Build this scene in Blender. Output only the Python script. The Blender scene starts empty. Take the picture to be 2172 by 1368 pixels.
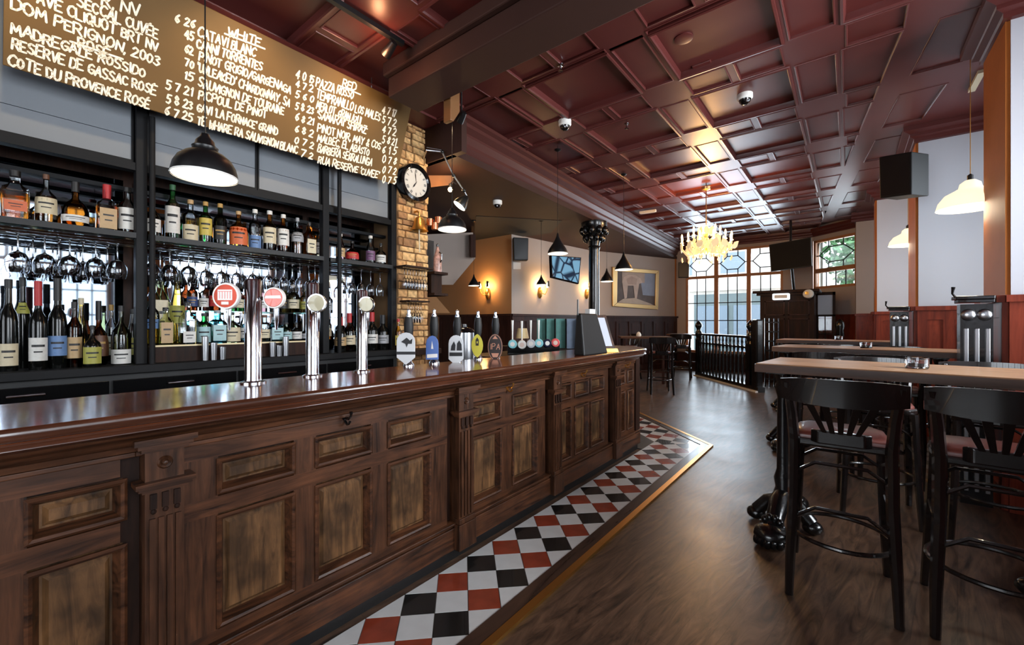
import bpy, bmesh, math, random
from mathutils import Vector, Matrix
PI = math.pi
R = random.Random(7)
sc = bpy.context.scene
COL = sc.collection

# ---------------------------------------------------------------- camera, world, daylight, exposure
FPX, YAW, EYE, CX, CY = 900.0, math.radians(38.4), 1.35, 1086.0, 685.0
SY, CYW = math.sin(YAW), math.cos(YAW)
cam_d = bpy.data.cameras.new('camera'); cam = bpy.data.objects.new('camera', cam_d); COL.objects.link(cam)
cam.location = (0, 0, EYE); cam.rotation_euler = (PI/2, 0, YAW)
cam_d.sensor_width = 36.0; cam_d.lens = 36.0*FPX/2172.0; cam_d.clip_start = 0.02
cam_d.shift_y = (CY-684.0)/2172.0
sc.camera = cam

def ray(u, v):
    a = (u-CX)/FPX; b = (CY-v)/FPX
    return Vector((-SY+a*CYW, CYW+a*SY, b))
def atz(u, v, z):
    r = ray(u, v); d = (z-EYE)/r.z; return Vector((d*r.x, d*r.y, z))
def atx(u, v, x):
    r = ray(u, v); d = x/r.x; return Vector((x, d*r.y, EYE+d*r.z))
def aty(u, v, y):
    r = ray(u, v); d = y/r.y; return Vector((d*r.x, y, EYE+d*r.z))
def atd(u, v, d):
    r = ray(u, v); return Vector((d*r.x, d*r.y, EYE+d*r.z))

w = bpy.data.worlds.new('world'); sc.world = w; w.use_nodes = True
wn = w.node_tree.nodes; wl = w.node_tree.links
wn['Background'].inputs[0].default_value = (0.86, 0.93, 1.0, 1); wn['Background'].inputs[1].default_value = 4.2

def area(name, loc, rot, sx, sy, power, col, spread=PI):
    l = bpy.data.lights.new(name, 'AREA'); l.shape = 'RECTANGLE'; l.size = sx; l.size_y = sy
    l.energy = power; l.color = col; l.spread = spread
    o = bpy.data.objects.new(name, l); COL.objects.link(o); o.location = loc; o.rotation_euler = rot
    return o
DAY = (0.84, 0.92, 1.0)
# daylight standing outside the window openings
area('daylight_street_window', (-2.5, 13.55, 2.0), (-PI/2, 0, 0), 2.9, 2.6, 215, (0.76, 0.88, 1.0))
area('daylight_canted_window', (-0.0, 13.4, 2.85), (-PI/2, 0, -math.radians(43)), 1.0, 0.9, 25, DAY)
for i, (y, p) in enumerate(((-0.4, 120), (3.4, 265), (6.15, 85), (8.9, 60))):
    area('daylight_bay_window', (2.25, y, 2.25), (0, PI/2, 0), 1.9, 1.5, p, (0.95, 0.96, 1.0) if i < 2 else DAY)
area('front_fill_light', (-1.3, -4.35, 2.0), (PI/2, 0, 0), 3.6, 2.2, 120, (0.95, 0.95, 1.0))  # fill light added behind the viewer
def point(name, loc, power, col, r=0.05):
    l = bpy.data.lights.new(name, 'POINT'); l.energy = power; l.color = col; l.shadow_soft_size = r
    o = bpy.data.objects.new(name, l); COL.objects.link(o); o.location = loc; return o
def spot(name, loc, aim, power, col, ang=70, blend=0.6, r=0.03):
    l = bpy.data.lights.new(name, 'SPOT'); l.energy = power; l.color = col; l.spot_size = math.radians(ang); l.spot_blend = blend; l.shadow_soft_size = r
    o = bpy.data.objects.new(name, l); COL.objects.link(o); o.location = loc
    o.rotation_euler = (Vector(aim)-Vector(loc)).to_track_quat('-Z', 'Y').to_euler(); return o

sc.view_settings.view_transform = 'Standard'; sc.view_settings.look = 'None'
sc.view_settings.exposure = 0.25; sc.view_settings.gamma = 1.0; sc.view_settings.use_curve_mapping = False
sc.cycles.max_bounces = 7; sc.cycles.transparent_max_bounces = 24; sc.cycles.caustics_reflective = False; sc.cycles.caustics_refractive = False
sc.cycles.sample_clamp_indirect = 6.0

# ---------------------------------------------------------------- materials
MATS = {}
def newmat(name):
    m = bpy.data.materials.new(name); m.use_nodes = True; MATS[name] = m
    nt = m.node_tree; b = nt.nodes['Principled BSDF']; return m, nt, b
def lin(c):
    return tuple(((x/255.0)/12.92 if x/255.0 <= 0.04045 else ((x/255.0+0.055)/1.055)**2.4) for x in c)+(1.0,)
def mat(name, c, rough=0.5, metal=0.0, coat=0.0, vary=0.0, vscale=12.0, bump=0.0, spec=0.5, emit=None, estr=0.0):
    m, nt, b = newmat(name)
    col = lin(c) if max(c) > 1.0 else tuple(c)+(1.0,)
    b.inputs['Base Color'].default_value = col; b.inputs['Roughness'].default_value = rough; b.inputs['Metallic'].default_value = metal
    b.inputs['Coat Weight'].default_value = coat; b.inputs['Specular IOR Level'].default_value = spec
    if emit: b.inputs['Emission Color'].default_value = tuple(emit)+(1.0,); b.inputs['Emission Strength'].default_value = estr
    if vary or bump:
        tc = nt.nodes.new('ShaderNodeTexCoord'); n = nt.nodes.new('ShaderNodeTexNoise'); n.inputs['Scale'].default_value = vscale; n.inputs['Detail'].default_value = 4
        nt.links.new(tc.outputs['Object'], n.inputs['Vector'])
        if vary:
            r = nt.nodes.new('ShaderNodeValToRGB'); r.color_ramp.elements[0].position = 0.3; r.color_ramp.elements[1].position = 0.7
            r.color_ramp.elements[0].color = tuple(x*(1-vary) for x in col[:3])+(1,); r.color_ramp.elements[1].color = tuple(min(1, x*(1+vary)) for x in col[:3])+(1,)
            nt.links.new(n.outputs['Fac'], r.inputs['Fac']); nt.links.new(r.outputs['Color'], b.inputs['Base Color'])
        if bump:
            bp = nt.nodes.new('ShaderNodeBump'); bp.inputs['Strength'].default_value = bump; bp.inputs['Distance'].default_value = 0.01
            nt.links.new(n.outputs['Fac'], bp.inputs['Height']); nt.links.new(bp.outputs['Normal'], b.inputs['Normal'])
    return m
def wood(name, dark, light, axis='y', scale=10.0, rough=0.35, coat=0.0, stretch=0.12, bump=0.08, blotch=0.0, dist=1.2, rvar=0.12, spec=0.32):
    m, nt, b = newmat(name); N = nt.nodes; L = nt.links; b.inputs['Specular IOR Level'].default_value = spec
    tc = N.new('ShaderNodeTexCoord'); mp = N.new('ShaderNodeMapping')
    mp.inputs['Scale'].default_value = {'x': (stretch, 1, 1), 'y': (1, stretch, 1), 'z': (1, 1, stretch)}[axis]
    L.new(tc.outputs['Object'], mp.inputs['Vector'])
    n = N.new('ShaderNodeTexNoise'); n.inputs['Scale'].default_value = scale; n.inputs['Detail'].default_value = 7; n.inputs['Distortion'].default_value = dist; n.inputs['Roughness'].default_value = 0.65
    L.new(mp.outputs['Vector'], n.inputs['Vector'])
    r = N.new('ShaderNodeValToRGB'); e = r.color_ramp.elements
    e[0].position = 0.32; e[0].color = lin(dark); e[1].position = 0.68; e[1].color = lin(light)
    L.new(n.outputs['Fac'], r.inputs['Fac'])
    out = r.outputs['Color']
    if blotch:
        n2 = N.new('ShaderNodeTexNoise'); n2.inputs['Scale'].default_value = 7.0; n2.inputs['Detail'].default_value = 3
        L.new(tc.outputs['Object'], n2.inputs['Vector'])
        r2 = N.new('ShaderNodeValToRGB'); r2.color_ramp.elements[0].position = 0.35; r2.color_ramp.elements[1].position = 0.62
        k = 1-blotch; r2.color_ramp.elements[0].color = (k, k, k, 1); r2.color_ramp.elements[1].color = (1, 1, 1, 1)
        L.new(n2.outputs['Fac'], r2.inputs['Fac'])
        mx = N.new('ShaderNodeMixRGB'); mx.blend_type = 'MULTIPLY'; mx.inputs[0].default_value = 1.0
        L.new(out, mx.inputs[1]); L.new(r2.outputs['Color'], mx.inputs[2]); out = mx.outputs[0]
    L.new(out, b.inputs['Base Color'])
    mr = N.new('ShaderNodeMapRange'); mr.inputs['To Min'].default_value = max(0.05, rough-rvar); mr.inputs['To Max'].default_value = rough+rvar
    L.new(n.outputs['Fac'], mr.inputs['Value']); L.new(mr.outputs['Result'], b.inputs['Roughness'])
    b.inputs['Coat Weight'].default_value = coat; b.inputs['Coat Roughness'].default_value = 0.08
    bp = N.new('ShaderNodeBump'); bp.inputs['Strength'].default_value = bump; bp.inputs['Distance'].default_value = 0.01
    L.new(n.outputs['Fac'], bp.inputs['Height']); L.new(bp.outputs['Normal'], b.inputs['Normal'])
    return m
def clear(name, tint, gloss=0.9, rough=0.03, ior=1.45, edge=(1, 1, 1)):
    """thin clear glass: coloured see-through plus a mirror film by fresnel"""
    m = bpy.data.materials.new(name); m.use_nodes = True; nt = m.node_tree; N = nt.nodes; L = nt.links
    N.remove(N['Principled BSDF'])
    t = N.new('ShaderNodeBsdfTransparent'); t.inputs[0].default_value = tuple(tint)+(1,)
    g = N.new('ShaderNodeBsdfGlossy'); g.inputs['Roughness'].default_value = rough; g.inputs['Color'].default_value = (gloss*edge[0], gloss*edge[1], gloss*edge[2], 1)
    f = N.new('ShaderNodeFresnel'); f.inputs['IOR'].default_value = ior
    mx = N.new('ShaderNodeMixShader'); L.new(f.outputs[0], mx.inputs[0]); L.new(t.outputs[0], mx.inputs[1]); L.new(g.outputs[0], mx.inputs[2])
    L.new(mx.outputs[0], N['Material Output'].inputs['Surface']); MATS[name] = m
    return m

M = {}
M['bar_wood_y'] = wood('bar_wood_long', (28, 14, 8), (100, 60, 36), 'y', 24, 0.44, 0.05, stretch=0.08, blotch=0.35)
M['bar_wood_z'] = wood('bar_wood_upright', (29, 15, 8), (94, 57, 35), 'z', 26, 0.44, 0.05, stretch=0.08, blotch=0.35)
M['bar_panel'] = wood('bar_panel_wood', (54, 35, 21), (128, 90, 55), 'z', 24, 0.5, 0.02, stretch=0.13, blotch=0.65)
M['bar_top'] = wood('bar_top_wood', (70, 30, 14), (136, 68, 32), 'y', 12, 0.17, 0.3, spec=0.5, stretch=0.06, blotch=0.2, bump=0.02, rvar=0.05)
M['bar_nose'] = wood('bar_nose_wood', (44, 23, 15), (92, 52, 34), 'y', 12, 0.24, 0.5, stretch=0.06, blotch=0.2, bump=0.02, rvar=0.05)
M['kick'] = mat('kick_black', (20, 19, 19), 0.45)
M['dark_wood'] = wood('dark_wood', (26, 16, 12), (54, 33, 24), 'z', 14, 0.55, 0.0, spec=0.15)
M['dado'] = wood('dado_wood', (84, 27, 15), (142, 58, 35), 'z', 12, 0.45, 0.03, stretch=0.1, spec=0.22)
M['dado_dark'] = wood('dado_dark_wood', (36, 20, 16), (68, 37, 29), 'z', 12, 0.5, 0.0, spec=0.2)
M['tan'] = mat('tan_paint', (182, 108, 50), 0.6, spec=0.15, vary=0.08, vscale=4)
M['table'] = wood('table_wood', (128, 90, 62), (186, 142, 106), 'x', 14, 0.42, 0.06, stretch=0.06, blotch=0.15)
M['table_edge'] = wood('table_edge_wood', (58, 35, 21), (102, 64, 40), 'x', 14, 0.4, 0.1, stretch=0.06)
M['stool'] = mat('stool_black', (20, 15, 14), 0.24, coat=0.5, vary=0.2, vscale=20)
M['seat'] = mat('seat_leather', (96, 46, 38), 0.4, coat=0.1, vary=0.2, vscale=14, bump=0.1)
M['iron'] = mat('cast_iron', (12, 12, 13), 0.25, coat=0.35, bump=0.15, vscale=40)
M['black'] = mat('black_metal', (16, 16, 17), 0.35)
M['black_soft'] = mat('black_plastic', (11, 11, 12), 0.55)
M['black_gloss'] = mat('black_gloss', (12, 12, 13), 0.12, coat=0.6)
M['frame'] = mat('dark_frame', (13, 13, 15), 0.55, spec=0.2)
M['chrome'] = mat('chrome', (225, 228, 235), 0.08, 1.0)
M['steel'] = mat('steel', (180, 182, 186), 0.28, 1.0)
M['brass'] = mat('brass', (226, 172, 92), 0.34, 1.0)
M['gold'] = mat('gilt', (214, 176, 122), 0.35, 1.0)
M['white'] = mat('white_paint', (232, 230, 226), 0.5)
M['enamel'] = mat('white_enamel', (240, 238, 232), 0.3)
M['wall'] = mat('wall_paint', (182, 167, 157), 0.65, vary=0.03, vscale=2)
M['cheek'] = mat('bay_paint', (198, 200, 208), 0.55)
M['ceiling'] = mat('ceiling_maroon', (90, 41, 38), 0.34, spec=0.5, vary=0.12, vscale=1.6)
M['cornice'] = mat('cornice_paint', (80, 42, 37), 0.42, spec=0.4)
M['soffit'] = mat('soffit_paint', (60, 37, 31), 0.65, spec=0.25, vary=0.1, vscale=2)
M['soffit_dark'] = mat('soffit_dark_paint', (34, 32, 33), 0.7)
M['frost'] = mat('frosted_panel', (112, 117, 123), 0.5)
M['board'] = mat('chalkboard', (104, 76, 36), 0.6, spec=0.25, vary=0.10, vscale=2.2)
M['chalk'] = mat('chalk_ink', (255, 244, 220), 0.8)
M['mirror'] = mat('mirror', (150, 160, 172), 0.03, 1.0)
M['shelf_glass'] = clear('shelf_glass', (0.55, 0.68, 0.64), 0.9, 0.05)
M['glass'] = mat('drinking_glass', (250, 252, 255), 0.0); M['glass'].node_tree.nodes['Principled BSDF'].inputs['Transmission Weight'].default_value = 1.0
M['pane'] = clear('window_pane', (0.97, 0.99, 1.0), 0.8, 0.02)
M['lead'] = mat('lead_came', (22, 22, 24), 0.5)
M['win_wood'] = mat('window_wood', (188, 128, 82), 0.5, vary=0.06)
M['opal'] = mat('opal_glass', (250, 244, 228), 0.3, emit=(1.0, 0.86, 0.6), estr=0.9)
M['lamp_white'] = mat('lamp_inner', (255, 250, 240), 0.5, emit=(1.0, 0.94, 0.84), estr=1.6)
M['bulb'] = mat('warm_bulb', (255, 220, 150), 0.4, emit=(1.0, 0.72, 0.36), estr=14.0)
M['flame'] = mat('chandelier_glow', (255, 225, 165), 0.4, emit=(1.0, 0.72, 0.36), estr=3.2)
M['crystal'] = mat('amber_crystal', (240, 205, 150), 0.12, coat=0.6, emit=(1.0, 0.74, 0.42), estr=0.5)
M['tile_white'] = mat('tile_white', (206, 206, 204), 0.22, coat=0.3, vary=0.05, vscale=9)
M['tile_black'] = mat('tile_black', (30, 29, 28), 0.24, coat=0.3, vary=0.25, vscale=9)
M['tile_red'] = mat('tile_red', (138, 58, 38), 0.24, coat=0.3, vary=0.18, vscale=9)
M['grout'] = mat('grout', (96, 92, 86), 0.8)
M['border'] = wood('border_wood', (44, 30, 24), (76, 54, 42), 'y', 14, 0.3, 0.2)
M['stone_a'] = mat('brick_buff', (208, 166, 112), 0.85, vary=0.38, vscale=22, bump=0.5)
M['stone_b'] = mat('brick_ochre', (184, 138, 88), 0.85, vary=0.38, vscale=22, bump=0.5)
M['stone_c'] = mat('brick_brown', (150, 108, 70), 0.85, vary=0.3, vscale=22, bump=0.5)
M['mortar'] = mat('mortar', (120, 92, 62), 0.9, bump=0.3)
def floor_mat():
    m, nt, b = newmat('floor_boards'); N = nt.nodes; L = nt.links
    tc = N.new('ShaderNodeTexCoord'); mp = N.new('ShaderNodeMapping'); mp.inputs['Rotation'].default_value = (0, 0, math.radians(8)); L.new(tc.outputs['Object'], mp.inputs['Vector'])
    mg = N.new('ShaderNodeMapping'); mg.inputs['Scale'].default_value = (1, 0.16, 1); L.new(mp.outputs['Vector'], mg.inputs['Vector'])
    n = N.new('ShaderNodeTexNoise'); n.inputs['Scale'].default_value = 11; n.inputs['Detail'].default_value = 10; n.inputs['Distortion'].default_value = 3.2; n.inputs['Roughness'].default_value = 0.6
    L.new(mg.outputs['Vector'], n.inputs['Vector'])
    r = N.new('ShaderNodeValToRGB'); r.color_ramp.elements[0].position = 0.3; r.color_ramp.elements[0].color = lin((30, 21, 17)); r.color_ramp.elements[1].position = 0.7; r.color_ramp.elements[1].color = lin((112, 84, 65))
    L.new(n.outputs['Fac'], r.inputs['Fac'])
    bw = N.new('ShaderNodeTexBrick'); bw.inputs['Scale'].default_value = 1.0; bw.inputs['Brick Width'].default_value = 1.7; bw.inputs['Row Height'].default_value = 0.14; bw.inputs['Mortar Size'].default_value = 0.0018
    bw.inputs['Color1'].default_value = (1, 1, 1, 1); bw.inputs['Color2'].default_value = (0.78, 0.78, 0.8, 1); bw.inputs['Mortar'].default_value = (0.45, 0.45, 0.45, 1)
    m9 = N.new('ShaderNodeMapping'); m9.inputs['Rotation'].default_value = (0, 0, PI/2); L.new(mp.outputs['Vector'], m9.inputs['Vector']); L.new(m9.outputs['Vector'], bw.inputs['Vector'])
    mx = N.new('ShaderNodeMixRGB'); mx.blend_type = 'MULTIPLY'; mx.inputs[0].default_value = 0.7; L.new(r.outputs['Color'], mx.inputs[1]); L.new(bw.outputs['Color'], mx.inputs[2])
    L.new(mx.outputs[0], b.inputs['Base Color'])
    n2 = N.new('ShaderNodeTexNoise'); n2.inputs['Scale'].default_value = 2.5; n2.inputs['Detail'].default_value = 5; L.new(tc.outputs['Object'], n2.inputs['Vector'])
    mr = N.new('ShaderNodeMapRange'); mr.inputs['To Min'].default_value = 0.26; mr.inputs['To Max'].default_value = 0.46; L.new(n2.outputs['Fac'], mr.inputs['Value']); L.new(mr.outputs['Result'], b.inputs['Roughness'])
    b.inputs['Specular IOR Level'].default_value = 0.4; b.inputs['Coat Weight'].default_value = 0.06; b.inputs['Coat Roughness'].default_value = 0.25
    bp = N.new('ShaderNodeBump'); bp.inputs['Strength'].default_value = 0.12; bp.inputs['Distance'].default_value = 0.01; L.new(n.outputs['Fac'], bp.inputs['Height']); L.new(bp.outputs['Normal'], b.inputs['Normal'])
    return m
M['floor'] = floor_mat()

# ---------------------------------------------------------------- mesh building
class MB:
    def __init__(s): s.v = []; s.f = []
    def quad(s, *p):
        n = len(s.v); s.v += [tuple(q) for q in p]; s.f.append(tuple(range(n, n+len(p)))); return s
    def box(s, a, b):
        x0, y0, z0 = (min(a[i], b[i]) for i in range(3)); x1, y1, z1 = (max(a[i], b[i]) for i in range(3))
        n = len(s.v); s.v += [(x0,y0,z0),(x1,y0,z0),(x1,y1,z0),(x0,y1,z0),(x0,y0,z1),(x1,y0,z1),(x1,y1,z1),(x0,y1,z1)]
        s.f += [tuple(n+i for i in q) for q in ((0,3,2,1),(4,5,6,7),(0,1,5,4),(1,2,6,5),(2,3,7,6),(3,0,4,7))]; return s
    def cbox(s, c, d, rz=0.0):
        n = len(s.v); MB.box(s, (-d[0]/2, -d[1]/2, -d[2]/2), (d[0]/2, d[1]/2, d[2]/2))
        cs, sn = math.cos(rz), math.sin(rz)
        for i in range(n, len(s.v)):
            x, y, z = s.v[i]; s.v[i] = (c[0]+x*cs-y*sn, c[1]+x*sn+y*cs, c[2]+z)
        return s
    def prism(s, poly, z0, z1):
        """poly: ccw list of (x,y)"""
        n = len(s.v); k = len(poly)
        s.v += [(x, y, z0) for x, y in poly]+[(x, y, z1) for x, y in poly]
        s.f.append(tuple(range(n+k-1, n-1, -1))); s.f.append(tuple(range(n+k, n+2*k)))
        s.f += [(n+i, n+(i+1) % k, n+k+(i+1) % k, n+k+i) for i in range(k)]; return s
    def extr(s, poly, vec):
        """closed 3d polygon pushed along vec"""
        n = len(s.v); k = len(poly); vec = Vector(vec)
        s.v += [tuple(p) for p in poly]+[tuple(Vector(p)+vec) for p in poly]
        s.f.append(tuple(range(n+k-1, n-1, -1))); s.f.append(tuple(range(n+k, n+2*k)))
        s.f += [(n+i, n+(i+1) % k, n+k+(i+1) % k, n+k+i) for i in range(k)]; return s
    def tube(s, path, r, n=8, cap=True):
        P = [Vector(p) for p in path]; rs = r if isinstance(r, (list, tuple)) else [r]*len(P)
        b0 = len(s.v); up = None
        for i, p in enumerate(P):
            t = (P[min(i+1, len(P)-1)]-P[max(i-1, 0)]); t = t.normalized() if t.length > 1e-9 else Vector((0, 0, 1))
            if up is None: up = Vector((0, 0, 1)) if abs(t.z) < 0.9 else Vector((1, 0, 0))
            a = t.cross(up); a = a.normalized() if a.length > 1e-6 else t.orthogonal().normalized(); b = a.cross(t).normalized(); up = b
            for k in range(n):
                th = 2*PI*k/n; s.v.append(tuple(p+(a*math.cos(th)+b*math.sin(th))*rs[i]))
        for i in range(len(P)-1):
            for k in range(n):
                k2 = (k+1) % n; s.f.append((b0+i*n+k, b0+(i+1)*n+k, b0+(i+1)*n+k2, b0+i*n+k2))
        if cap:
            s.f.append(tuple(b0+k for k in range(n))); s.f.append(tuple(b0+(len(P)-1)*n+k for k in range(n-1, -1, -1)))
        return s
    def lathe(s, prof, n=14, c=(0, 0, 0), ax='z', sq=1.0, a0=0.0, a1=2*PI):
        """prof: list of (r,z)"""
        b0 = len(s.v); full = abs(a1-a0-2*PI) < 1e-6; m = n if full else n+1
        for r_, z_ in prof:
            for k in range(m):
                th = a0+(a1-a0)*k/n; x, y = r_*math.cos(th), r_*math.sin(th)*sq
                p = (x, y, z_) if ax == 'z' else ((z_, x, y) if ax == 'x' else (x, z_, y))
                s.v.append((c[0]+p[0], c[1]+p[1], c[2]+p[2]))
        for i in range(len(prof)-1):
            for k in range(n):
                k2 = (k+1) % m; q = (b0+i*m+k, b0+i*m+k2, b0+(i+1)*m+k2, b0+(i+1)*m+k)
                s.f.append(q if ax != 'y' else q[::-1])
        return s
    def rbox_lathe(s, prof, c=(0, 0, 0), round_=0.35, ax_ratio=1.0, n=5):
        """square-section bottle: prof (halfwidth,z) with rounded corners"""
        b0 = len(s.v); ring = []
        for q in range(4):
            for k in range(n):
                a = PI/2*q+PI/2*k/(n-1); cx_, cy_ = (1-round_)*(1 if q in (0, 3) else -1), (1-round_)*(1 if q in (0, 1) else -1)
                ring.append((cx_+round_*math.cos(a), cy_+round_*math.sin(a)))
        m = len(ring)
        for r_, z_ in prof:
            for x, y in ring: s.v.append((c[0]+x*r_, c[1]+y*r_*ax_ratio, c[2]+z_))
        for i in range(len(prof)-1):
            for k in range(m): s.f.append((b0+i*m+k, b0+i*m+(k+1) % m, b0+(i+1)*m+(k+1) % m, b0+(i+1)*m+k))
        return s
    def sphere(s, c, r, n=10, m=7, sc_=(1, 1, 1)):
        b0 = len(s.v); pr = [(max(1e-4, math.sin(PI*i/m)), -math.cos(PI*i/m)) for i in range(m+1)]
        s.lathe(pr, n)
        for i in range(b0, len(s.v)):
            x, y, z = s.v[i]; s.v[i] = (c[0]+x*r*sc_[0], c[1]+y*r*sc_[1], c[2]+z*r*sc_[2])
        return s
    def sweep(s, prof, path, closed=False, flip=False):
        """prof: (out, z) pairs; path: (x,y) pairs; out is to the right of travel"""
        k = len(path); b0 = len(s.v); P = [Vector((p[0], p[1])) for p in path]
        for i in range(k):
            pa = P[(i-1) % k] if (closed or i > 0) else None; pb = P[(i+1) % k] if (closed or i < k-1) else None
            d1 = (P[i]-pa).normalized() if pa is not None else None; d2 = (pb-P[i]).normalized() if pb is not None else None
            if d1 is None: d1 = d2
            if d2 is None: d2 = d1
            n1 = Vector((d1.y, -d1.x)); n2 = Vector((d2.y, -d2.x)); mv = (n1+n2)
            mv = mv/(max(0.2, mv.dot(n1))) if mv.length > 1e-6 else n1
            for o_, z_ in prof: s.v.append((P[i].x+mv.x*o_, P[i].y+mv.y*o_, z_))
        m = len(prof)
        for i in range(k if closed else k-1):
            j = (i+1) % k
            for q in range(m-1):
                f = (b0+i*m+q, b0+j*m+q, b0+j*m+q+1, b0+i*m+q+1); s.f.append(f[::-1] if flip else f)
        return s
    def xf(s, mtx, start=0):
        for i in range(start, len(s.v)): s.v[i] = tuple(mtx @ Vector(s.v[i]))
        return s
    def mesh(s, name, m=None, smooth=False):
        me = bpy.data.meshes.new(name); me.from_pydata(s.v, [], s.f); me.validate()
        bm = bmesh.new(); bm.from_mesh(me); bmesh.ops.recalc_face_normals(bm, faces=bm.faces); bm.to_mesh(me); bm.free()
        if m is not None: me.materials.append(M[m] if isinstance(m, str) else m)
        if smooth:
            me.polygons.foreach_set('use_smooth', [True]*len(me.polygons))
            try: me.set_sharp_from_angle(angle=math.radians(smooth if smooth is not True else 40))
            except Exception: pass
        return me
    def build(s, name, m, parent=None, loc=None, smooth=False, rz=None, bevel=0.0):
        o = bpy.data.objects.new(name, s.mesh(name, m, smooth)); COL.objects.link(o)
        if parent is not None: o.parent = parent
        if loc is not None: o.location = loc
        if rz is not None: o.rotation_euler = (0, 0, rz)
        if bevel:
            b = o.modifiers.new('edge', 'BEVEL'); b.width = bevel; b.segments = 2; b.limit_method = 'ANGLE'
        return o
def tag(o, label, cat, group=None, kind=None):
    o['label'] = label; o['category'] = cat
    if group: o['group'] = group
    if kind: o['kind'] = kind
    return o
def struct(o, label=None):
    o['kind'] = 'structure'
    if label: o['label'] = label
    return o
def empty(name, label, cat, loc=(0, 0, 0), rz=0.0, group=None):
    o = bpy.data.objects.new(name, None); COL.objects.link(o); o.location = loc; o.rotation_euler = (0, 0, rz); o.empty_display_size = 0.1
    return tag(o, label, cat, group)
def link(name, me, parent=None, loc=(0, 0, 0), rot=(0, 0, 0)):
    o = bpy.data.objects.new(name, me); COL.objects.link(o); o.parent = parent; o.location = loc; o.rotation_euler = rot; return o
KIDS = {}
def dup(root, loc, rz=0.0, label=None, group=None):
    r = root.copy(); COL.objects.link(r); r.location = loc; r.rotation_euler = (0, 0, rz)
    if label: r['label'] = label
    if group: r['group'] = group
    if root.name not in KIDS: KIDS[root.name] = [(c, list(c.children)) for c in root.children]
    for c, gs in KIDS[root.name]:
        c2 = c.copy(); COL.objects.link(c2); c2.parent = r
        for g in gs:
            g2 = g.copy(); COL.objects.link(g2); g2.parent = c2
    return r
def clip_poly(poly, p, n):
    """keep the side of the line through p where (q-p).n >= 0"""
    out = []
    for i in range(len(poly)):
        a, b = poly[i], poly[(i+1) % len(poly)]
        da = (a[0]-p[0])*n[0]+(a[1]-p[1])*n[1]; db = (b[0]-p[0])*n[0]+(b[1]-p[1])*n[1]
        if da >= 0: out.append(a)
        if (da >= 0) != (db >= 0):
            t = da/(da-db); out.append((a[0]+(b[0]-a[0])*t, a[1]+(b[1]-a[1])*t))
    return out

# ================================================================ THE SETTING
floor = struct(MB().box((-9.0, -4.2, -0.12), (2.4, 13.4, 0.0)).build('floor', 'floor'), 'dark polished wooden floor')

# ---- tile path along the bar: each tile its own piece
TD = 0.2185; HD = TD/2; T_IN = -1.72; T_OUT = T_IN+2*TD; TS0 = 1.318
TZ0, TZ1 = -0.002, 0.006
path = MB(); path.prism([(T_IN, -1.4), (T_OUT+0.005, -1.4), (T_OUT+0.005, 4.76+0.28), (T_IN, 4.76)], -0.002, 0.003)
end_dir = Vector((-0.743, 0.669)); end_n = Vector((0.669, 0.743))      # along and outward of the canted end strip
corner_in = Vector((T_IN, 4.76))
mit = (Vector((1, 0))+end_n); mit = mit/mit.dot(Vector((1, 0)))        # mitre direction, unit outward offset along the first strip's normal
def cpt(off): return corner_in+mit*off
p_o = cpt(2*TD+0.005); p_e = corner_in+end_dir*2.2
path.prism([(p_o.x, p_o.y), tuple(p_o+end_dir*2.2), tuple(p_e), tuple(corner_in)], -0.002, 0.003)
path_bed = path.build('tile_bed', 'grout', floor)
mit_n1 = (mit.y, -mit.x)                                               # keeps the first strip's side
if (0-0)*mit_n1[0]+(-1)*mit_n1[1] < 0: mit_n1 = (-mit_n1[0], -mit_n1[1])
TILE_MESH = {}
def put_tile(poly, col):
    if len(poly) < 3: return
    cx_ = sum(p[0] for p in poly)/len(poly); cy_ = sum(p[1] for p in poly)/len(poly)
    poly = [(cx_+(p[0]-cx_)*0.975, cy_+(p[1]-cy_)*0.975) for p in poly]
    key = (col,)+tuple((round(p[0]-cx_, 3), round(p[1]-cy_, 3)) for p in poly)
    if key not in TILE_MESH:
        TILE_MESH[key] = MB().prism([(p[0]-cx_, p[1]-cy_) for p in poly], TZ0, TZ1).mesh('tile', 'tile_'+col)
    link('tile', TILE_MESH[key], floor, (cx_, cy_, 0))
def area2(p): return abs(sum(p[i][0]*p[(i+1) % len(p)][1]-p[(i+1) % len(p)][0]*p[i][1] for i in range(len(p))))/2
def strip(org, dv, nv, k0, k1, clips):
    for k in range(k0, k1):
        for row in range(5):
            s0 = TS0+k*TD if row % 2 else TS0+(k+0.5)*TD
            wc = row*HD
            col = 'white' if row % 2 == 0 else ('black' if k % 2 == 0 else 'red')
            d = [(s0-HD, wc), (s0, wc+HD), (s0+HD, wc), (s0, wc-HD)]
            d = clip_poly(clip_poly(d, (0, 0), (0, 1)), (0, 2*TD), (0, -1))
            q = [tuple(org+dv*a+nv*b) for a, b in d]
            for p_, n_ in clips: q = clip_poly(q, p_, n_) if q else q
            if len(q) >= 3 and area2(q) > 2e-4:
                sgn = sum(q[i][0]*q[(i+1) % len(q)][1]-q[(i+1) % len(q)][0]*q[i][1] for i in range(len(q)))
                put_tile(q if sgn > 0 else q[::-1], col)
strip(Vector((T_IN, 0)), Vector((0, 1)), Vector((1, 0)), -7, 18, [(tuple(corner_in), mit_n1)])
strip(corner_in-end_dir*TS0, end_dir, end_n, -2, 9, [(tuple(corner_in), (-mit_n1[0], -mit_n1[1]))])
bz = 0.012
e1, e2, e3, e4 = cpt(2*TD+0.006), cpt(2*TD+0.085), cpt(2*TD+0.125), cpt(2*TD+0.125)
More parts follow.
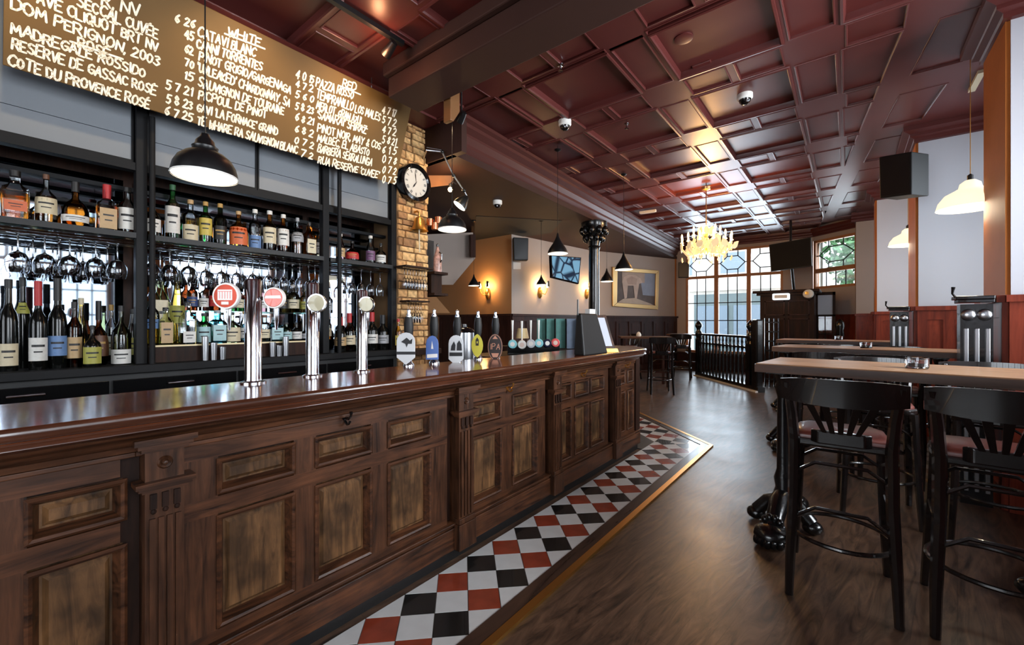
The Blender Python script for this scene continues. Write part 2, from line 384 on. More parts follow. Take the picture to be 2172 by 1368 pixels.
bm_ = MB(); bm_.prism([(e1.x, -1.4), (e2.x, -1.4), tuple(e2), tuple(e1)], -0.002, bz); bm_.prism([tuple(e1), tuple(e2), tuple(e2+end_dir*2.2), tuple(e1+end_dir*2.2)], -0.002, bz)
bm_.build('path_border', 'border', floor)
br = MB(); br.prism([(e2.x, -1.4), (e3.x, -1.4), tuple(e3), tuple(e2)], -0.002, bz+0.003); br.prism([tuple(e2), tuple(e3), tuple(e3+end_dir*2.2), tuple(e2+end_dir*2.2)], -0.002, bz+0.003)
br.build('brass_edging', 'brass', floor)
wedge = MB().prism([(-2.3, 4.4), (T_IN, 4.4), tuple(corner_in), tuple(corner_in+end_dir*0.9)], -0.002, 0.008).build('plinth_wedge', 'kick', floor)

# ---- coffered ceiling
CZ = 3.70; CH = 3.765
def lr(y): return 0.31-0.11*(y-5.0)
def ll(y): return -3.5-0.052*(y-3.4)
ceil = MB()
def cw(p): # polygon facing down
    return p
COFFERS = []
LR = ((0.31, 5.0), (-1.0, -0.11)); LL = ((-3.5, 3.4), (1.0, 0.052))
cols = [(-3.77, -2.88), (-2.53, -1.64), (-1.29, -0.42), (-0.05, 0.82)]
xs = [-4.46]; xt = []                     # x break list with types
def gap_x(a, b): return [(a, a+0.028, 'r'), (a+0.028, b-0.028, 'n'), (b-0.028, b, 'r')]
xcells = [(-4.46, -3.77, 'r')]
for i, (a, b) in enumerate(cols):
    xcells.append((a, b, 'B'))
    if i < 3: xcells += gap_x(b, cols[i+1][0])
ycells = []
for k in range(-7, 7):
    y0 = 4.62+1.28*k; ycells.append((y0, y0+0.885, 'B')); ycells += [(p, q, t) for p, q, t in gap_x(y0+0.885, y0+1.28)]
def region(poly, hole=False):
    y0 = min(p[1] for p in poly); y1 = max(p[1] for p in poly)
    out = []
    for part in ((-1e9, 3.4), (3.4, 1e9)):
        q = clip_poly(clip_poly(poly, (0, part[0]), (0, 1)), (0, part[1]), (0, -1))
        if len(q) < 3: continue
        q = clip_poly(q, *LR)
        if part[0] > 0 and q: q = clip_poly(q, *LL)
        if q: q = clip_poly(q, (0, 13.15), (0, -1))
        if len(q) >= 3 and area2(q) > 1e-5: out.append(q)
    return out
def rect(a, b, c, d): return [(a, c), (b, c), (b, d), (a, d)]
for (xa, xb, tx) in xcells:
    for (ya, yb, ty) in ycells:
        if tx == 'B' and ty == 'B':
            hs = [rect(xa, xb, ya, yb)]
        elif tx == 'B' and ty == 'n':
            mx_ = (xa+xb)/2; hs = [rect(xa+0.03, mx_-0.03, ya, yb), rect(mx_+0.03, xb-0.03, ya, yb)]
            for r_ in (rect(xa, xa+0.03, ya, yb), rect(mx_-0.03, mx_+0.03, ya, yb), rect(xb-0.03, xb, ya, yb)):
                for q in region(r_): ceil.quad(*[(p[0], p[1], CZ) for p in q])
        elif tx == 'n' and ty == 'B':
            hs = [rect(xa, xb, ya+0.03, yb-0.03)]
            for r_ in (rect(xa, xb, ya, ya+0.03), rect(xa, xb, yb-0.03, yb)):
                for q in region(r_): ceil.quad(*[(p[0], p[1], CZ) for p in q])
        else:
            for q in region(rect(xa, xb, ya, yb)): ceil.quad(*[(p[0], p[1], CZ) for p in q])
            continue
        for h_ in hs:
            COFFERS += region(h_)
# border beside the stepped wall
for (ya, yb, ty) in ycells:
    def P(y, o): return (lr(y)+o, y)
    if yb > 13.15: continue
    if ty == 'B':
        for a_, b_ in ((0.0, 0.2), (0.56, 2.9)): ceil.quad(*[(p[0], p[1], CZ) for p in (P(ya, a_), P(ya, b_), P(yb, b_), P(yb, a_))])
        COFFERS.append([P(ya, 0.2), P(ya, 0.56), P(yb, 0.56), P(yb, 0.2)])
    else:
        ceil.quad(*[(p[0], p[1], CZ) for p in (P(ya, 0), P(ya, 2.9), P(yb, 2.9), P(yb, 0))])
ceiling = struct(ceil.build('ceiling', 'ceiling'), 'maroon coffered ceiling')
MB().box((-4.6, -4.3, CH+0.02), (3.4, 13.5, CH+0.1)).build('ceiling_slab', 'ceiling', ceiling)
def inset(poly, t):
    n = len(poly); out = []
    for i in range(n):
        p0, p1, p2 = Vector(poly[i-1]), Vector(poly[i]), Vector(poly[(i+1) % n])
        d1, d2 = (p1-p0).normalized(), (p2-p1).normalized(); n1 = Vector((-d1.y, d1.x)); n2 = Vector((-d2.y, d2.x)); mv = n1+n2
        mv = mv/max(0.25, mv.dot(n1)); out.append(tuple(p1+mv*t))
    return out
CM = {}
for q in COFFERS:
    if sum(q[i][0]*q[(i+1) % len(q)][1]-q[(i+1) % len(q)][0]*q[i][1] for i in range(len(q))) < 0: q = q[::-1]
    xs_, ys_ = [p[0] for p in q], [p[1] for p in q]; wmin = min(max(xs_)-min(xs_), max(ys_)-min(ys_))
    if wmin < 0.06: continue
    big = wmin > 0.5; c_ = (sum(xs_)/len(xs_), sum(ys_)/len(ys_))
    lq = [(p[0]-c_[0], p[1]-c_[1]) for p in q]
    key = tuple((round(p[0], 3), round(p[1], 3)) for p in lq)
    if key not in CM:
        steps = [(0, 0), (0.003, -0.010), (0.020, -0.013), (0.028, 0.0), (0.032, 0.03), (0.036, 0.05)] if big else [(0, 0), (0.002, -0.005), (0.010, -0.006), (0.014, 0.0), (0.016, 0.016)]
        m_ = MB(); n = len(lq)
        rings = [[(p[0], p[1], CZ+dz) for p in inset(lq, t)] for t, dz in steps]
        for r_ in rings: m_.v += r_
        for i in range(len(rings)-1):
            for j in range(n): m_.f.append((i*n+j, i*n+(j+1) % n, (i+1)*n+(j+1) % n, (i+1)*n+j))
        m_.f.append(tuple((len(rings)-1)*n+j for j in range(n)))
        CM[key] = m_.mesh('coffer_panel', 'ceiling')
    link('coffer_panel', CM[key], ceiling, (c_[0], c_[1], 0))
# beam crossing over the bar
bm_ = MB().box((-3.33, 2.36, 3.43), (1.9, 2.72, 3.72)); bm_.box((-3.33, 2.30, 3.60), (1.9, 2.36, 3.72)); bm_.box((-3.33, 2.72, 3.60), (1.9, 2.79, 3.72))
struct(bm_.build('beam', 'soffit', bevel=0.012))
bk = MB().extr([(-3.0, 2.74, 3.60), (-3.0, 2.74, 3.24), (-3.0, 2.78, 3.24), (-3.0, 2.86, 3.36), (-3.0, 2.86, 3.60)], (0.10, 0, 0))
struct(bk.build('trim_3', mat('corbel_tan', (122, 82, 46), 0.5), bevel=0.008), 'tan corbel under the ceiling beam')

# long cornice beam between the coffered ceiling and the low ceiling
cor = [(0.0, 3.70), (0.0, 3.66), (-0.05, 3.64), (-0.05, 3.60), (-0.12, 3.56), (-0.12, 3.53), (-0.17, 3.47), (-0.17, 3.43), (-0.22, 3.38), (-0.22, 3.34), (-0.25, 3.29), (-0.40, 3.28)]
cb = MB().sweep([(-o, z) for o, z in cor], [(ll(13.2)+0.14, 13.2), (ll(3.4)+0.14, 3.4)])
struct(cb.build('trim_1', 'cornice', smooth=30), 'stepped maroon cornice beam')
lowc = MB().prism([(-8.9, 3.4), (ll(3.4)-0.05, 3.4), (ll(13.2)-0.05, 13.2), (-8.9, 13.2)], 3.28, 3.36)
low = struct(lowc.build('ceiling_low', 'soffit'), 'low brown ceiling behind the bar')
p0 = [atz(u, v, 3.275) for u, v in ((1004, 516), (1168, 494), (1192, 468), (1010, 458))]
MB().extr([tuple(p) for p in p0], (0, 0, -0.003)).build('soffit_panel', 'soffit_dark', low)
MB().prism([(-4.5, 3.38), (ll(3.4)+0.1, 3.38), (ll(3.4)+0.1, 3.46), (-4.5, 3.46)], 3.28, 3.75).build('soffit_front', 'soffit', low)

# ---- stepped wall on the right: piers with deep window bays between them
def dado_face(parent, o, uvec, nvec, wdt, z1, panels, mt='dado'):
    """panelled dado on a vertical face: o origin, uvec along, nvec out of the wall"""
    o = Vector(o); U = Vector(uvec); Nn = Vector(nvec)
    def bx(a0, a1, z0, zz, d0, d1, name):
        m_ = MB(); pts = [o+U*a0+Nn*d0, o+U*a1+Nn*d0, o+U*a1+Nn*d1, o+U*a0+Nn*d1]
        n = len(m_.v); m_.v += [(p.x, p.y, z0) for p in pts]+[(p.x, p.y, zz) for p in pts]
        m_.f += [(0, 3, 2, 1), (4, 5, 6, 7), (0, 1, 5, 4), (1, 2, 6, 5), (2, 3, 7, 6), (3, 0, 4, 7)]
        return m_.build(name, mt, parent)
    bx(0, wdt, 0, z1-0.02, 0.0, 0.012, 'dado_board')
    bx(0, wdt, 0, 0.16, 0.012, 0.034, 'skirting'); bx(0, wdt, z1-0.16, z1-0.05, 0.012, 0.03, 'dado_rail')
    bx(-0.02, wdt+0.02, z1-0.05, z1, 0.0, 0.06, 'dado_cap')
    st = wdt/panels
    for i in range(panels+1):
        c_ = min(max(i*st, 0.045), wdt-0.045); bx(c_-0.045, c_+0.045, 0.16, z1-0.16, 0.012, 0.03, 'dado_stile')
    for i in range(panels):
        bx(i*st+0.07, (i+1)*st-0.07, 0.22, z1-0.22, 0.012, 0.02, 'dado_panel')
DZ = 1.55
piers = [(-2.9, -2.3, 1.2), (1.7, 2.3, 1.02), (4.6, 5.25, 0.90), (7.05, 7.85, 0.65), (9.9, 10.35, 0.385)]
BX = 1.98
corn = [(0.0, 3.52), (0.03, 3.53), (0.03, 3.57), (0.07, 3.59), (0.07, 3.62), (0.13, 3.65), (0.13, 3.71)]
for i, (ya, yb, xf_) in enumerate(piers):
    p_ = struct(MB().box((xf_+0.012, ya, 0), (BX+0.1, yb, 3.71)).build('pillar_%d' % (i+1), 'cheek'), 'pale wall pier between the window bays')
    MB().box((xf_-0.012, ya+0.012, DZ), (xf_+0.012, yb-0.012, 3.56)).build('wooden_facing', 'tan', p_)
    MB().sweep(corn, [(BX, yb), (xf_, yb), (xf_, ya), (BX, ya)], flip=True).build('cornice', 'ceiling', p_, smooth=30)
    if i > 0:
        dado_face(p_, (xf_, ya, 0), (0, 1, 0), (-1, 0, 0), yb-ya, DZ, 1)
        dado_face(p_, (xf_, ya, 0), (1, 0, 0), (0, -1, 0), 1.06, DZ, 4)
wr = struct(MB().box((0.13, 11.75, 0), (BX+0.1, 11.9, 3.71)).build('wall_right', 'wall'), 'pale cross wall beside the canted window')
MB().box((0.128, 11.9, 0), (0.25, 12.5, 3.71)).build('wall_return', 'wall', wr)
dado_face(wr, (0.13, 11.75, 0), (1, 0, 0), (0, -1, 0), 1.2, DZ, 3)
MB().sweep(corn, [(0.05, 11.75), (BX, 11.75)]).build('cornice', 'ceiling', wr, smooth=30)

def window(n, O, U, Nn, lights, rows, wood_m='win_wood', t=0.06, dp=0.10, label=None):
    """O: lower corner; U along; Nn into the room; lights: list of (u0,u1); rows: list of (z0,z1,style)"""
    O = Vector(O); U = Vector(U).normalized(); Nn = Vector(Nn).normalized()
    u0, u1 = lights[0][0]-t, lights[-1][1]+t; z0, z1 = rows[0][0]-t, rows[-1][1]+t
    def slab(a0, a1, b0, b1, d0, d1, mb):
        c = [O+U*a0+Nn*d0, O+U*a1+Nn*d0, O+U*a1+Nn*d1, O+U*a0+Nn*d1]; k = len(mb.v)
        mb.v += [(p.x, p.y, b0) for p in c]+[(p.x, p.y, b1) for p in c]
        mb.f += [tuple(k+i for i in q) for q in ((0, 3, 2, 1), (4, 5, 6, 7), (0, 1, 5, 4), (1, 2, 6, 5), (2, 3, 7, 6), (3, 0, 4, 7))]
    root = MB(); slab(u0, u1, z0, rows[0][0], -dp/2, dp/2, root); slab(u0, u1, rows[-1][1], z1, -dp/2, dp/2, root)
    slab(u0, lights[0][0], z0, z1, -dp/2, dp/2, root); slab(lights[-1][1], u1, z0, z1, -dp/2, dp/2, root)
    w_ = struct(root.build('window_%d' % n, wood_m), label)
    for i in range(len(lights)-1):
        m_ = MB(); slab(lights[i][1], lights[i+1][0], rows[0][0], rows[-1][1], -dp/2, dp/2, m_); m_.build('mullion', wood_m, w_)
    for i in range(len(rows)-1):
        m_ = MB(); slab(lights[0][0], lights[-1][1], rows[i][1], rows[i+1][0], -dp/2-0.01, dp/2+0.01, m_); m_.build('transom', wood_m, w_)
    def poly(pts, mt, name, d=0.004):
        m_ = MB(); q = [O+U*a+Vector((0, 0, b))-Vector((0, 0, O.z)) for a, b in pts]
        m_.extr([tuple(p-Nn*d/2) for p in q], Nn*d); m_.build(name, mt, w_)
    def came(p, q, wd=0.026):
        m_ = MB(); a = O+U*p[0]+Vector((0, 0, p[1]-O.z)); b = O+U*q[0]+Vector((0, 0, q[1]-O.z)); m_.tube([tuple(a), tuple(b)], wd/2, 4); m_.build('lead_bar', 'lead', w_)
    for (a, b) in lights:
        for (c, d, stl) in rows:
            W, Hh = b-a, d-c; zc = (c+d)/2
            if stl == 'hex':
                hx = [(a+W*0.06, zc), (a+W*0.31, c+Hh*0.22), (a+W*0.69, c+Hh*0.22), (a+W*0.94, zc), (a+W*0.69, d-Hh*0.22), (a+W*0.31, d-Hh*0.22)]
                poly(hx, 'pane', 'pane'); m1, m2 = a+W*0.31, a+W*0.69
                poly([(m1, c), (m2, c), hx[2], hx[1]], 'pane', 'pane'); poly([hx[5], hx[4], (m2, d), (m1, d)], 'pane', 'pane')
                poly([(a, c), (m1, c), hx[1], hx[0], (a, zc)], 'pane', 'pane'); poly([(m2, c), (b, c), (b, zc), hx[3], hx[2]], 'pane', 'pane')
                poly([(a, zc), hx[0], hx[5], (m1, d), (a, d)], 'pane', 'pane'); poly([hx[3], (b, zc), (b, d), (m2, d), hx[4]], 'pane', 'pane')
                for i in range(6): came(hx[i], hx[(i+1) % 6])
                came((a, zc), hx[0]); came(hx[3], (b, zc)); came((m1, c), hx[1]); came((m2, c), hx[2]); came((m1, d), hx[5]); came((m2, d), hx[4])
            elif stl[0] == 'grid':
                nx, zz = stl[1], [c]+[z for z in stl[2]]+[d]
                for i in range(nx):
                    for j in range(len(zz)-1):
                        poly([(a+W*i/nx, zz[j]), (a+W*(i+1)/nx, zz[j]), (a+W*(i+1)/nx, zz[j+1]), (a+W*i/nx, zz[j+1])], 'pane', 'pane')
                for i in range(1, nx): came((a+W*i/nx, c), (a+W*i/nx, d))
                for z in zz[1:-1]: came((a, z), (b, z))
    return w_
# bay back walls with tall leaded windows
bays = [(-2.3, 1.7), (2.3, 4.6), (5.25, 7.05), (7.85, 9.9), (10.35, 11.75)]
for i, (ya, yb) in enumerate(bays):
    za, zb = 0.98, 3.48; m_ = MB(); e = 0.12
    m_.box((BX, ya, 0), (BX+0.1, yb, za)); m_.box((BX, ya, zb), (BX+0.1, yb, 3.8)); m_.box((BX, ya, za), (BX+0.1, ya+e, zb)); m_.box((BX, yb-e, za), (BX+0.1, yb, zb))
    b_ = struct(m_.build('wall_bay_%d' % (i+1), 'cheek'), 'pale back wall of a window bay')
    if i < 4:
        dado_face(b_, (BX-0.001, yb, 0), (0, -1, 0), (-1, 0, 0), yb-ya, 0.97, 3)
    n_l = max(2, round((yb-ya-2*e)/0.6)); lw = (yb-ya-2*e-0.12)/n_l
    window(3+i, (BX+0.06, ya+e+0.06, za), (0, 1, 0), (-1, 0, 0), [(k*lw+(0.03 if k else 0), (k+1)*lw-(0.03 if k < n_l-1 else 0)) for k in range(n_l)],
           [(za+0.06, 2.40, ('grid', 3, [1.5, 1.95])), (2.47, zb-0.06, 'hex')], label='leaded window in a side bay')

# ---- street window wall at the far end
FY = 13.15
fx = lambda u: aty(u, 600, FY).x
lights = [(fx(1459), fx(1514)), (fx(1523), fx(1583)), (fx(1592), fx(1655))]
ztop, ztr, zbot = 3.38, aty(1590, 582, FY).z, 0.55
X0 = fx(1436)
wf = MB(); wf.box((X0-0.6, FY, 0), (lights[0][0]-0.06, FY+0.2, 3.8)); wf.box((lights[-1][1]+0.06, FY, 0), (-0.7, FY+0.2, 3.8))
wf.box((lights[0][0]-0.06, FY, 0), (lights[-1][1]+0.06, FY+0.2, zbot-0.06)); wf.box((lights[0][0]-0.06, FY, ztop+0.06), (lights[-1][1]+0.06, FY+0.2, 3.8))
wall_far = struct(wf.build('wall_far', 'wall'), 'pale wall around the street window')
window(1, (0, FY+0.08, zbot), (1, 0, 0), (0, -1, 0), lights, [(zbot, ztr-0.04, ('grid', 3, [1.42, aty(1560, 641, FY).z])), (ztr+0.04, ztop, 'hex')], t=0.07, label='three-light leaded street window in tan wood')
dado_face(wall_far, (X0-0.5, FY, 0), (1, 0, 0), (0, -1, 0), 3.2, 0.48, 7, 'dado_dark')
MB().sweep(corn, [(X0-0.4, FY), (-0.7, FY)]).build('cornice', 'ceiling', wall_far, smooth=30)
# canted window
c0 = Vector((-0.72, FY+0.02, 0)); c1 = Vector((0.16, 12.42, 0)); cu = (c1-c0).normalized(); cl = (c1-c0).length; cn = Vector((-cu.y, cu.x, 0)); cn = -cn if cn.y > 0 else cn
wc = MB()
for (a, b, z0, z1) in ((0, cl, 0, 2.2), (0, cl, 3.42, 3.8)):
    q = [c0+cu*a, c0+cu*b, c0+cu*b-cn*0.15, c0+cu*a-cn*0.15]; wc.prism([(p.x, p.y) for p in q], z0, z1)
wcan = struct(wc.build('wall_canted', 'wall'), 'canted wall holding a leaded window')
window(2, tuple(Vector((c0.x, c0.y, 2.2))-cn*0.06), cu, cn, [(0.09, cl-0.07)], [(2.26, 2.60, ('grid', 4, [])), (2.70, 3.36, 'hex')], wood_m='win_wood', label='canted leaded window above the entrance porch')
dado_face(wcan, c0, cu, cn, cl, DZ, 3)
MB().sweep(corn, [(c0.x, c0.y), (c1.x, c1.y)]).build('cornice', 'ceiling', wcan, smooth=30)

# ---- walls on the side behind the bar
A0, A1 = Vector((-8.9, 7.2)), Vector((-5.72, 7.2)); B1 = Vector((-5.38, 10.1)); C1 = Vector((X0-0.02, FY))
def wall_seg(name, a, b, z1, mt, label, th=0.15):
    d = (b-a).normalized(); n = Vector((-d.y, d.x)); m_ = MB(); m_.prism([tuple(a), tuple(b), tuple(b+n*th), tuple(a+n*th)], 0, z1)
    return struct(m_.build(name, mt), label), d, Vector((d.y, -d.x, 0))
wa, d_, n_ = wall_seg('wall_stair', A0, A1, 3.3, mat('ochre_wall', (176, 128, 84), 0.6), 'ochre wall lit by a sconce'); M['ochre'] = wa.data.materials[0]
dado_face(wa, (-8.0, 7.2, 0), (d_.x, d_.y, 0), n_, 2.28, DZ, 4, 'dado_dark')
wb, d_, n_ = wall_seg('wall_left', A1, B1, 3.3, 'wall', 'pale wall with the sloping television')
dado_face(wb, (A1.x, A1.y, 0), (d_.x, d_.y, 0), n_, (B1-A1).length, DZ, 6, 'dado_dark')
wcw, dC, nC = wall_seg('wall_painting', B1, C1, 3.3, 'wall', 'pale wall carrying the gilt-framed painting')
dado_face(wcw, (B1.x, B1.y, 0), (dC.x, dC.y, 0), nC, (C1-B1).length, DZ, 7, 'dado_dark')
MB().box((X0-0.16, FY-0.06, DZ), (X0-0.02, FY, 3.3)).build('corner_post', 'tan', wall_far)
ww = MB(); ww.box((-9.05, 3.4, 0), (-8.9, 7.3, 3.4)); struct(ww.build('wall_outer', 'wall'), 'pale wall beyond the bar')
# wall behind the bar and behind the viewer
bwall = MB().box((-4.62, -4.2, 0), (-4.5, 3.44, 3.8)); struct(MB().box((-8.9, 3.38, 0), (-4.62, 3.44, 3.4)).build('wall_rear', 'dark_wood'), 'dark wall beyond the brick pillar')
struct(bwall.build('wall_bar', 'dark_wood'), 'dark wall behind the back bar')
wbk = MB(); wbk.box((-4.6, -4.2, 0), (-3.2, -4.05, 3.8)); wbk.box((0.6, -4.2, 0), (2.1, -4.05, 3.8)); wbk.box((-3.2, -4.2, 0), (0.6, -4.05, 0.9)); wbk.box((-3.2, -4.2, 3.1), (0.6, -4.05, 3.8))
wall_back = struct(wbk.build('wall_back', 'wall'), 'pale wall around the front window')
wb2 = MB().box((BX, -4.2, 0), (BX+0.1, -2.3, 3.8)); wb2.build('wall_end', 'wall', wall_back)
window(9, (-3.14, -4.12, 0.9), (1, 0, 0), (0, 1, 0), [(k*0.62+0.03, (k+1)*0.62-0.03) for k in range(6)], [(0.96, 2.3, ('grid', 2, [1.6])), (2.4, 3.04, 'hex')], label='leaded front window')  # unseen window, added so fill light can come in from behind

# ---- stair soffit and boxed beam behind the brick pillar
st = MB()
q = [atd(u, v, 8.6) for u, v in ((905, 497), (1003, 493), (1008, 548), (961, 604), (905, 604))]
st.extr([tuple(p) for p in q], ray(950, 550)*0.6); struct(st.build('wall_stairwell', 'wall'), 'pale boxed stair underside')
q = [atd(u, v, 8.9) for u, v in ((905, 626), (924, 628), (955, 664), (905, 664))]
st = MB().extr([tuple(p) for p in q], ray(930, 640)*0.5); struct(st.build('wall_stair_slope', M['ochre']), 'ochre sloping stair string')
q = [atd(u, v, 8.4) for u, v in ((998, 497), (1009, 497), (1009, 546), (998, 546))]
st = MB().extr([tuple(p) for p in q], ray(1003, 520)*0.2); struct(st.build('trim_4', 'soffit'), 'brown boxed post under the low ceiling')

# ---- street outside
ext = struct(MB().box((-22, 13.6, -0.4), (14, 30, -0.25)).build('street', mat('asphalt', (150, 150, 150), 0.8)), 'grey street outside')
M['facade'] = mat('facade_stone', (226, 222, 214), 0.8, vary=0.05, vscale=1.5); M['facade_glass'] = mat('facade_window', (120, 136, 150), 0.15); M['shop'] = mat('shopfront_paint', (96, 110, 112), 0.5)
bld = MB().box((-19, 20.0, -0.3), (-0.9, 24, 14)).build('town_house', 'facade'); tag(bld, 'pale stone town house across the street with sash windows', 'building')
for i in range(8):
    x = -17.0+i*2.1
    for z in (3.4, 6.6, 9.8):
        f_ = MB().box((x, 19.93, z), (x+1.1, 20.02, z+2.0)).build('sash_window', 'white', bld)
        MB().box((x+0.08, 19.90, z+0.08), (x+1.02, 19.95, z+0.95)).build('pane', 'facade_glass', f_); MB().box((x+0.08, 19.90, z+1.05), (x+1.02, 19.95, z+1.92)).build('pane', 'facade_glass', f_)
for (xa, xb) in ((-13.0, -10.2), (-9.4, -6.4), (-5.4, -2.4)):
    f_ = MB().box((xa, 19.9, -0.25), (xb, 20.02, 2.6)).build('shop_front', 'shop', bld)
    MB().box((xa+0.15, 19.86, 0.5), ((xa+xb)/2-0.1, 19.91, 2.1)).build('shop_pane', 'facade_glass', f_); MB().box(((xa+xb)/2+0.1, 19.86, -0.2), (xb-0.15, 19.91, 2.1)).build('shop_door', 'facade_glass', f_)
MB().box((-19, 19.8, 2.75), (-0.9, 20.02, 3.0)).build('string_course', 'facade', bld)
bl2 = MB().box((-0.6, 21.5, -0.3), (13, 26, 9)).build('corner_house', mat('facade_cream', (235, 232, 226), 0.8)); tag(bl2, 'cream corner house beyond the street tree', 'building')
for i in range(5):
    for z in (0.6, 3.6, 6.2): MB().box((0.3+i*2.3, 21.44, z), (1.4+i*2.3, 21.52, z+1.7)).build('sash_window', 'facade_glass', bl2)
tr = MB().tube([(0.35, 17.0, -0.3), (0.4, 17.0, 1.6), (0.3, 17.1, 3.0)], [0.14, 0.11, 0.07], 8).build('street_tree', mat('bark', (92, 78, 64), 0.9)); tag(tr, 'leafy green street tree outside the canted window', 'tree')
cr = MB()
for i in range(900):
    th, ph, rr = R.uniform(0, 2*PI), math.acos(R.uniform(-1, 1)), R.uniform(0.5, 1.35)
    c_ = Vector((0.35+0.8*rr*math.sin(ph)*math.cos(th), 17.1+0.8*rr*math.sin(ph)*math.sin(th), 3.7+1.1*rr*math.cos(ph)))
    a_ = Vector((R.uniform(-1, 1), R.uniform(-1, 1), R.uniform(-1, 1))).normalized()*0.13; b_ = a_.orthogonal().normalized()*0.08
    cr.quad(c_-a_, c_+b_, c_+a_, c_-b_)
cr.build('crown', mat('leaf_green', (84, 128, 84), 0.6), tr)

# ================================================================ THE BAR
FXP = -1.76           # plane of stiles and rails
def bar_box(x0, x1, y0, y1, z0, z1): return MB().box((x0, y0, z0), (x1, y1, z1))
def raised_panel(parent, ya, yb, za, zb):
    p_ = MB(); t = 0.018
    x0, x1 = FXP-0.028, FXP-0.018
    pts = lambda d, x: [(x, ya+d, za+d), (x, yb-d, za+d), (x, yb-d, zb-d), (x, ya+d, zb-d)]
    r = [pts(0.012, x0), pts(0.03, x0), pts(0.042, x1)]
    for k in range(2):
        for i in range(4): p_.quad(r[k][i], r[k][(i+1) % 4], r[k+1][(i+1) % 4], r[k+1][i])
    p_.quad(*r[2]); p_.quad(*pts(0.0, x0-0.001))
    pn = p_.build('panel', 'bar_panel', parent)
    m_ = MB(); q = [pts(-0.006, FXP+0.006), pts(0.002, FXP+0.013), pts(0.010, FXP+0.008), pts(0.016, FXP-0.010), pts(0.024, FXP-0.028)]
    for k in range(4):
        for i in range(4): m_.quad(q[k][i], q[k][(i+1) % 4], q[k+1][(i+1) % 4], q[k+1][i])
    m_.quad(*[pts(-0.006, FXP)[i] for i in range(4)]) if False else None
    for i in range(4): m_.quad(pts(-0.006, FXP-0.001)[i], pts(-0.006, FXP-0.001)[(i+1) % 4], q[0][(i+1) % 4], q[0][i])
    m_.build('moulding', 'bar_wood_y', pn)
def pilaster(parent, ya, yb):
    yc = (ya+yb)/2; hw = (yb-ya)/2; f = -1.715
    m_ = bar_box(FXP, f, ya, yb, 0.24, 0.985)
    pl = m_.build('pilaster', 'bar_wood_z', parent)
    c_ = MB()
    for (o, z0, z1) in ((0.030, 0.972, 0.990), (0.020, 0.958, 0.972), (0.010, 0.945, 0.958)): c_.box((FXP, ya-o, z0), (f+o, yb+o, z1))
    c_.build('capital', 'bar_wood_y', pl); c_ = MB()
    for (o, z0, z1) in ((0.026, 0.838, 0.853), (0.018, 0.828, 0.838), (0.008, 0.818, 0.828)): c_.box((FXP, ya-o, z0), (f+o, yb+o, z1))
    c_.build('necking', 'bar_wood_y', pl)
    b_ = MB().box((FXP, ya-0.012, 0.07), (f+0.016, yb+0.012, 0.215)); b_.box((FXP, ya-0.006, 0.215), (f+0.010, yb+0.006, 0.245)); b_.build('base', 'bar_wood_z', pl, bevel=0.003)
    for k in range(4):
        y_ = ya+0.006+(2*hw-0.012)*(k+0.5)/4; w_ = (2*hw-0.012)/4*0.34
        MB().box((f, y_-w_, 0.255), (f+0.010, y_+w_, 0.735)).build('fillet', 'bar_wood_z', pl)
    t_ = MB()
    for k in range(3):
        y_ = yc+(k-1)*hw*0.6; t_.box((f, y_-hw*0.17, 0.765), (f+0.009, y_+hw*0.17, 0.812)); t_.sphere((f+0.006, y_, 0.757), 0.008, 8, 5)
    t_.build('frieze_drop', 'dark_wood', pl)
    r_ = MB().lathe([(0.001, 0.012), (0.006, 0.011), (0.010, 0.004), (0.016, 0.008), (0.020, 0.002), (0.021, 0.0)], 14, (f, yc, 0.905), 'x'); r_.build('rosette', 'bar_wood_z', pl, smooth=True)
def hook(parent, y, z=0.93):
    h_ = MB().lathe([(0.001, 0.008), (0.013, 0.006), (0.015, 0.0)], 12, (FXP, y, z), 'x')
    h_.tube([(FXP, y, z), (FXP+0.03, y, z-0.004), (FXP+0.05, y, z+0.012), (FXP+0.052, y, z+0.03)], [0.006, 0.006, 0.005, 0.008], 8)
    h_.tube([(FXP, y, z-0.015), (FXP+0.02, y, z-0.03), (FXP+0.035, y, z-0.026), (FXP+0.042, y, z-0.014)], [0.006, 0.005, 0.004, 0.006], 8)
    h_.build('coat_hook', 'brass' if y > 2 else 'black_gloss', parent, smooth=True)
SECS = [(-1.05, 0.31, None, [(-0.64, -0.38), (-0.27, -0.01), (0.085, 0.285)], [], 'long carved bar front section by the chalkboard end with worn panels'),
        (0.31, 1.67, (0.325, 0.425), [(0.534, 0.798), (0.889, 1.152), (1.247, 1.512)], [1.02], 'bar front section of three worn panels under the chrome beer columns'),
        (1.67, 2.65, (1.685, 1.80), [(1.835, 2.10), (2.225, 2.505)], [2.17], 'bar front section of two panels below the oval pump clips'),
        (2.65, 3.70, (2.665, 2.775), [(2.795, 2.98), (3.045, 3.275), (3.315, 3.565)], [3.16], 'bar front section of three tall panels below the dark till'),
        (3.70, 4.40, (3.73, 3.85), [(3.895, 4.03), (4.10, 4.235)], [4.06], 'narrow last bar front section beside the tiled corner')]
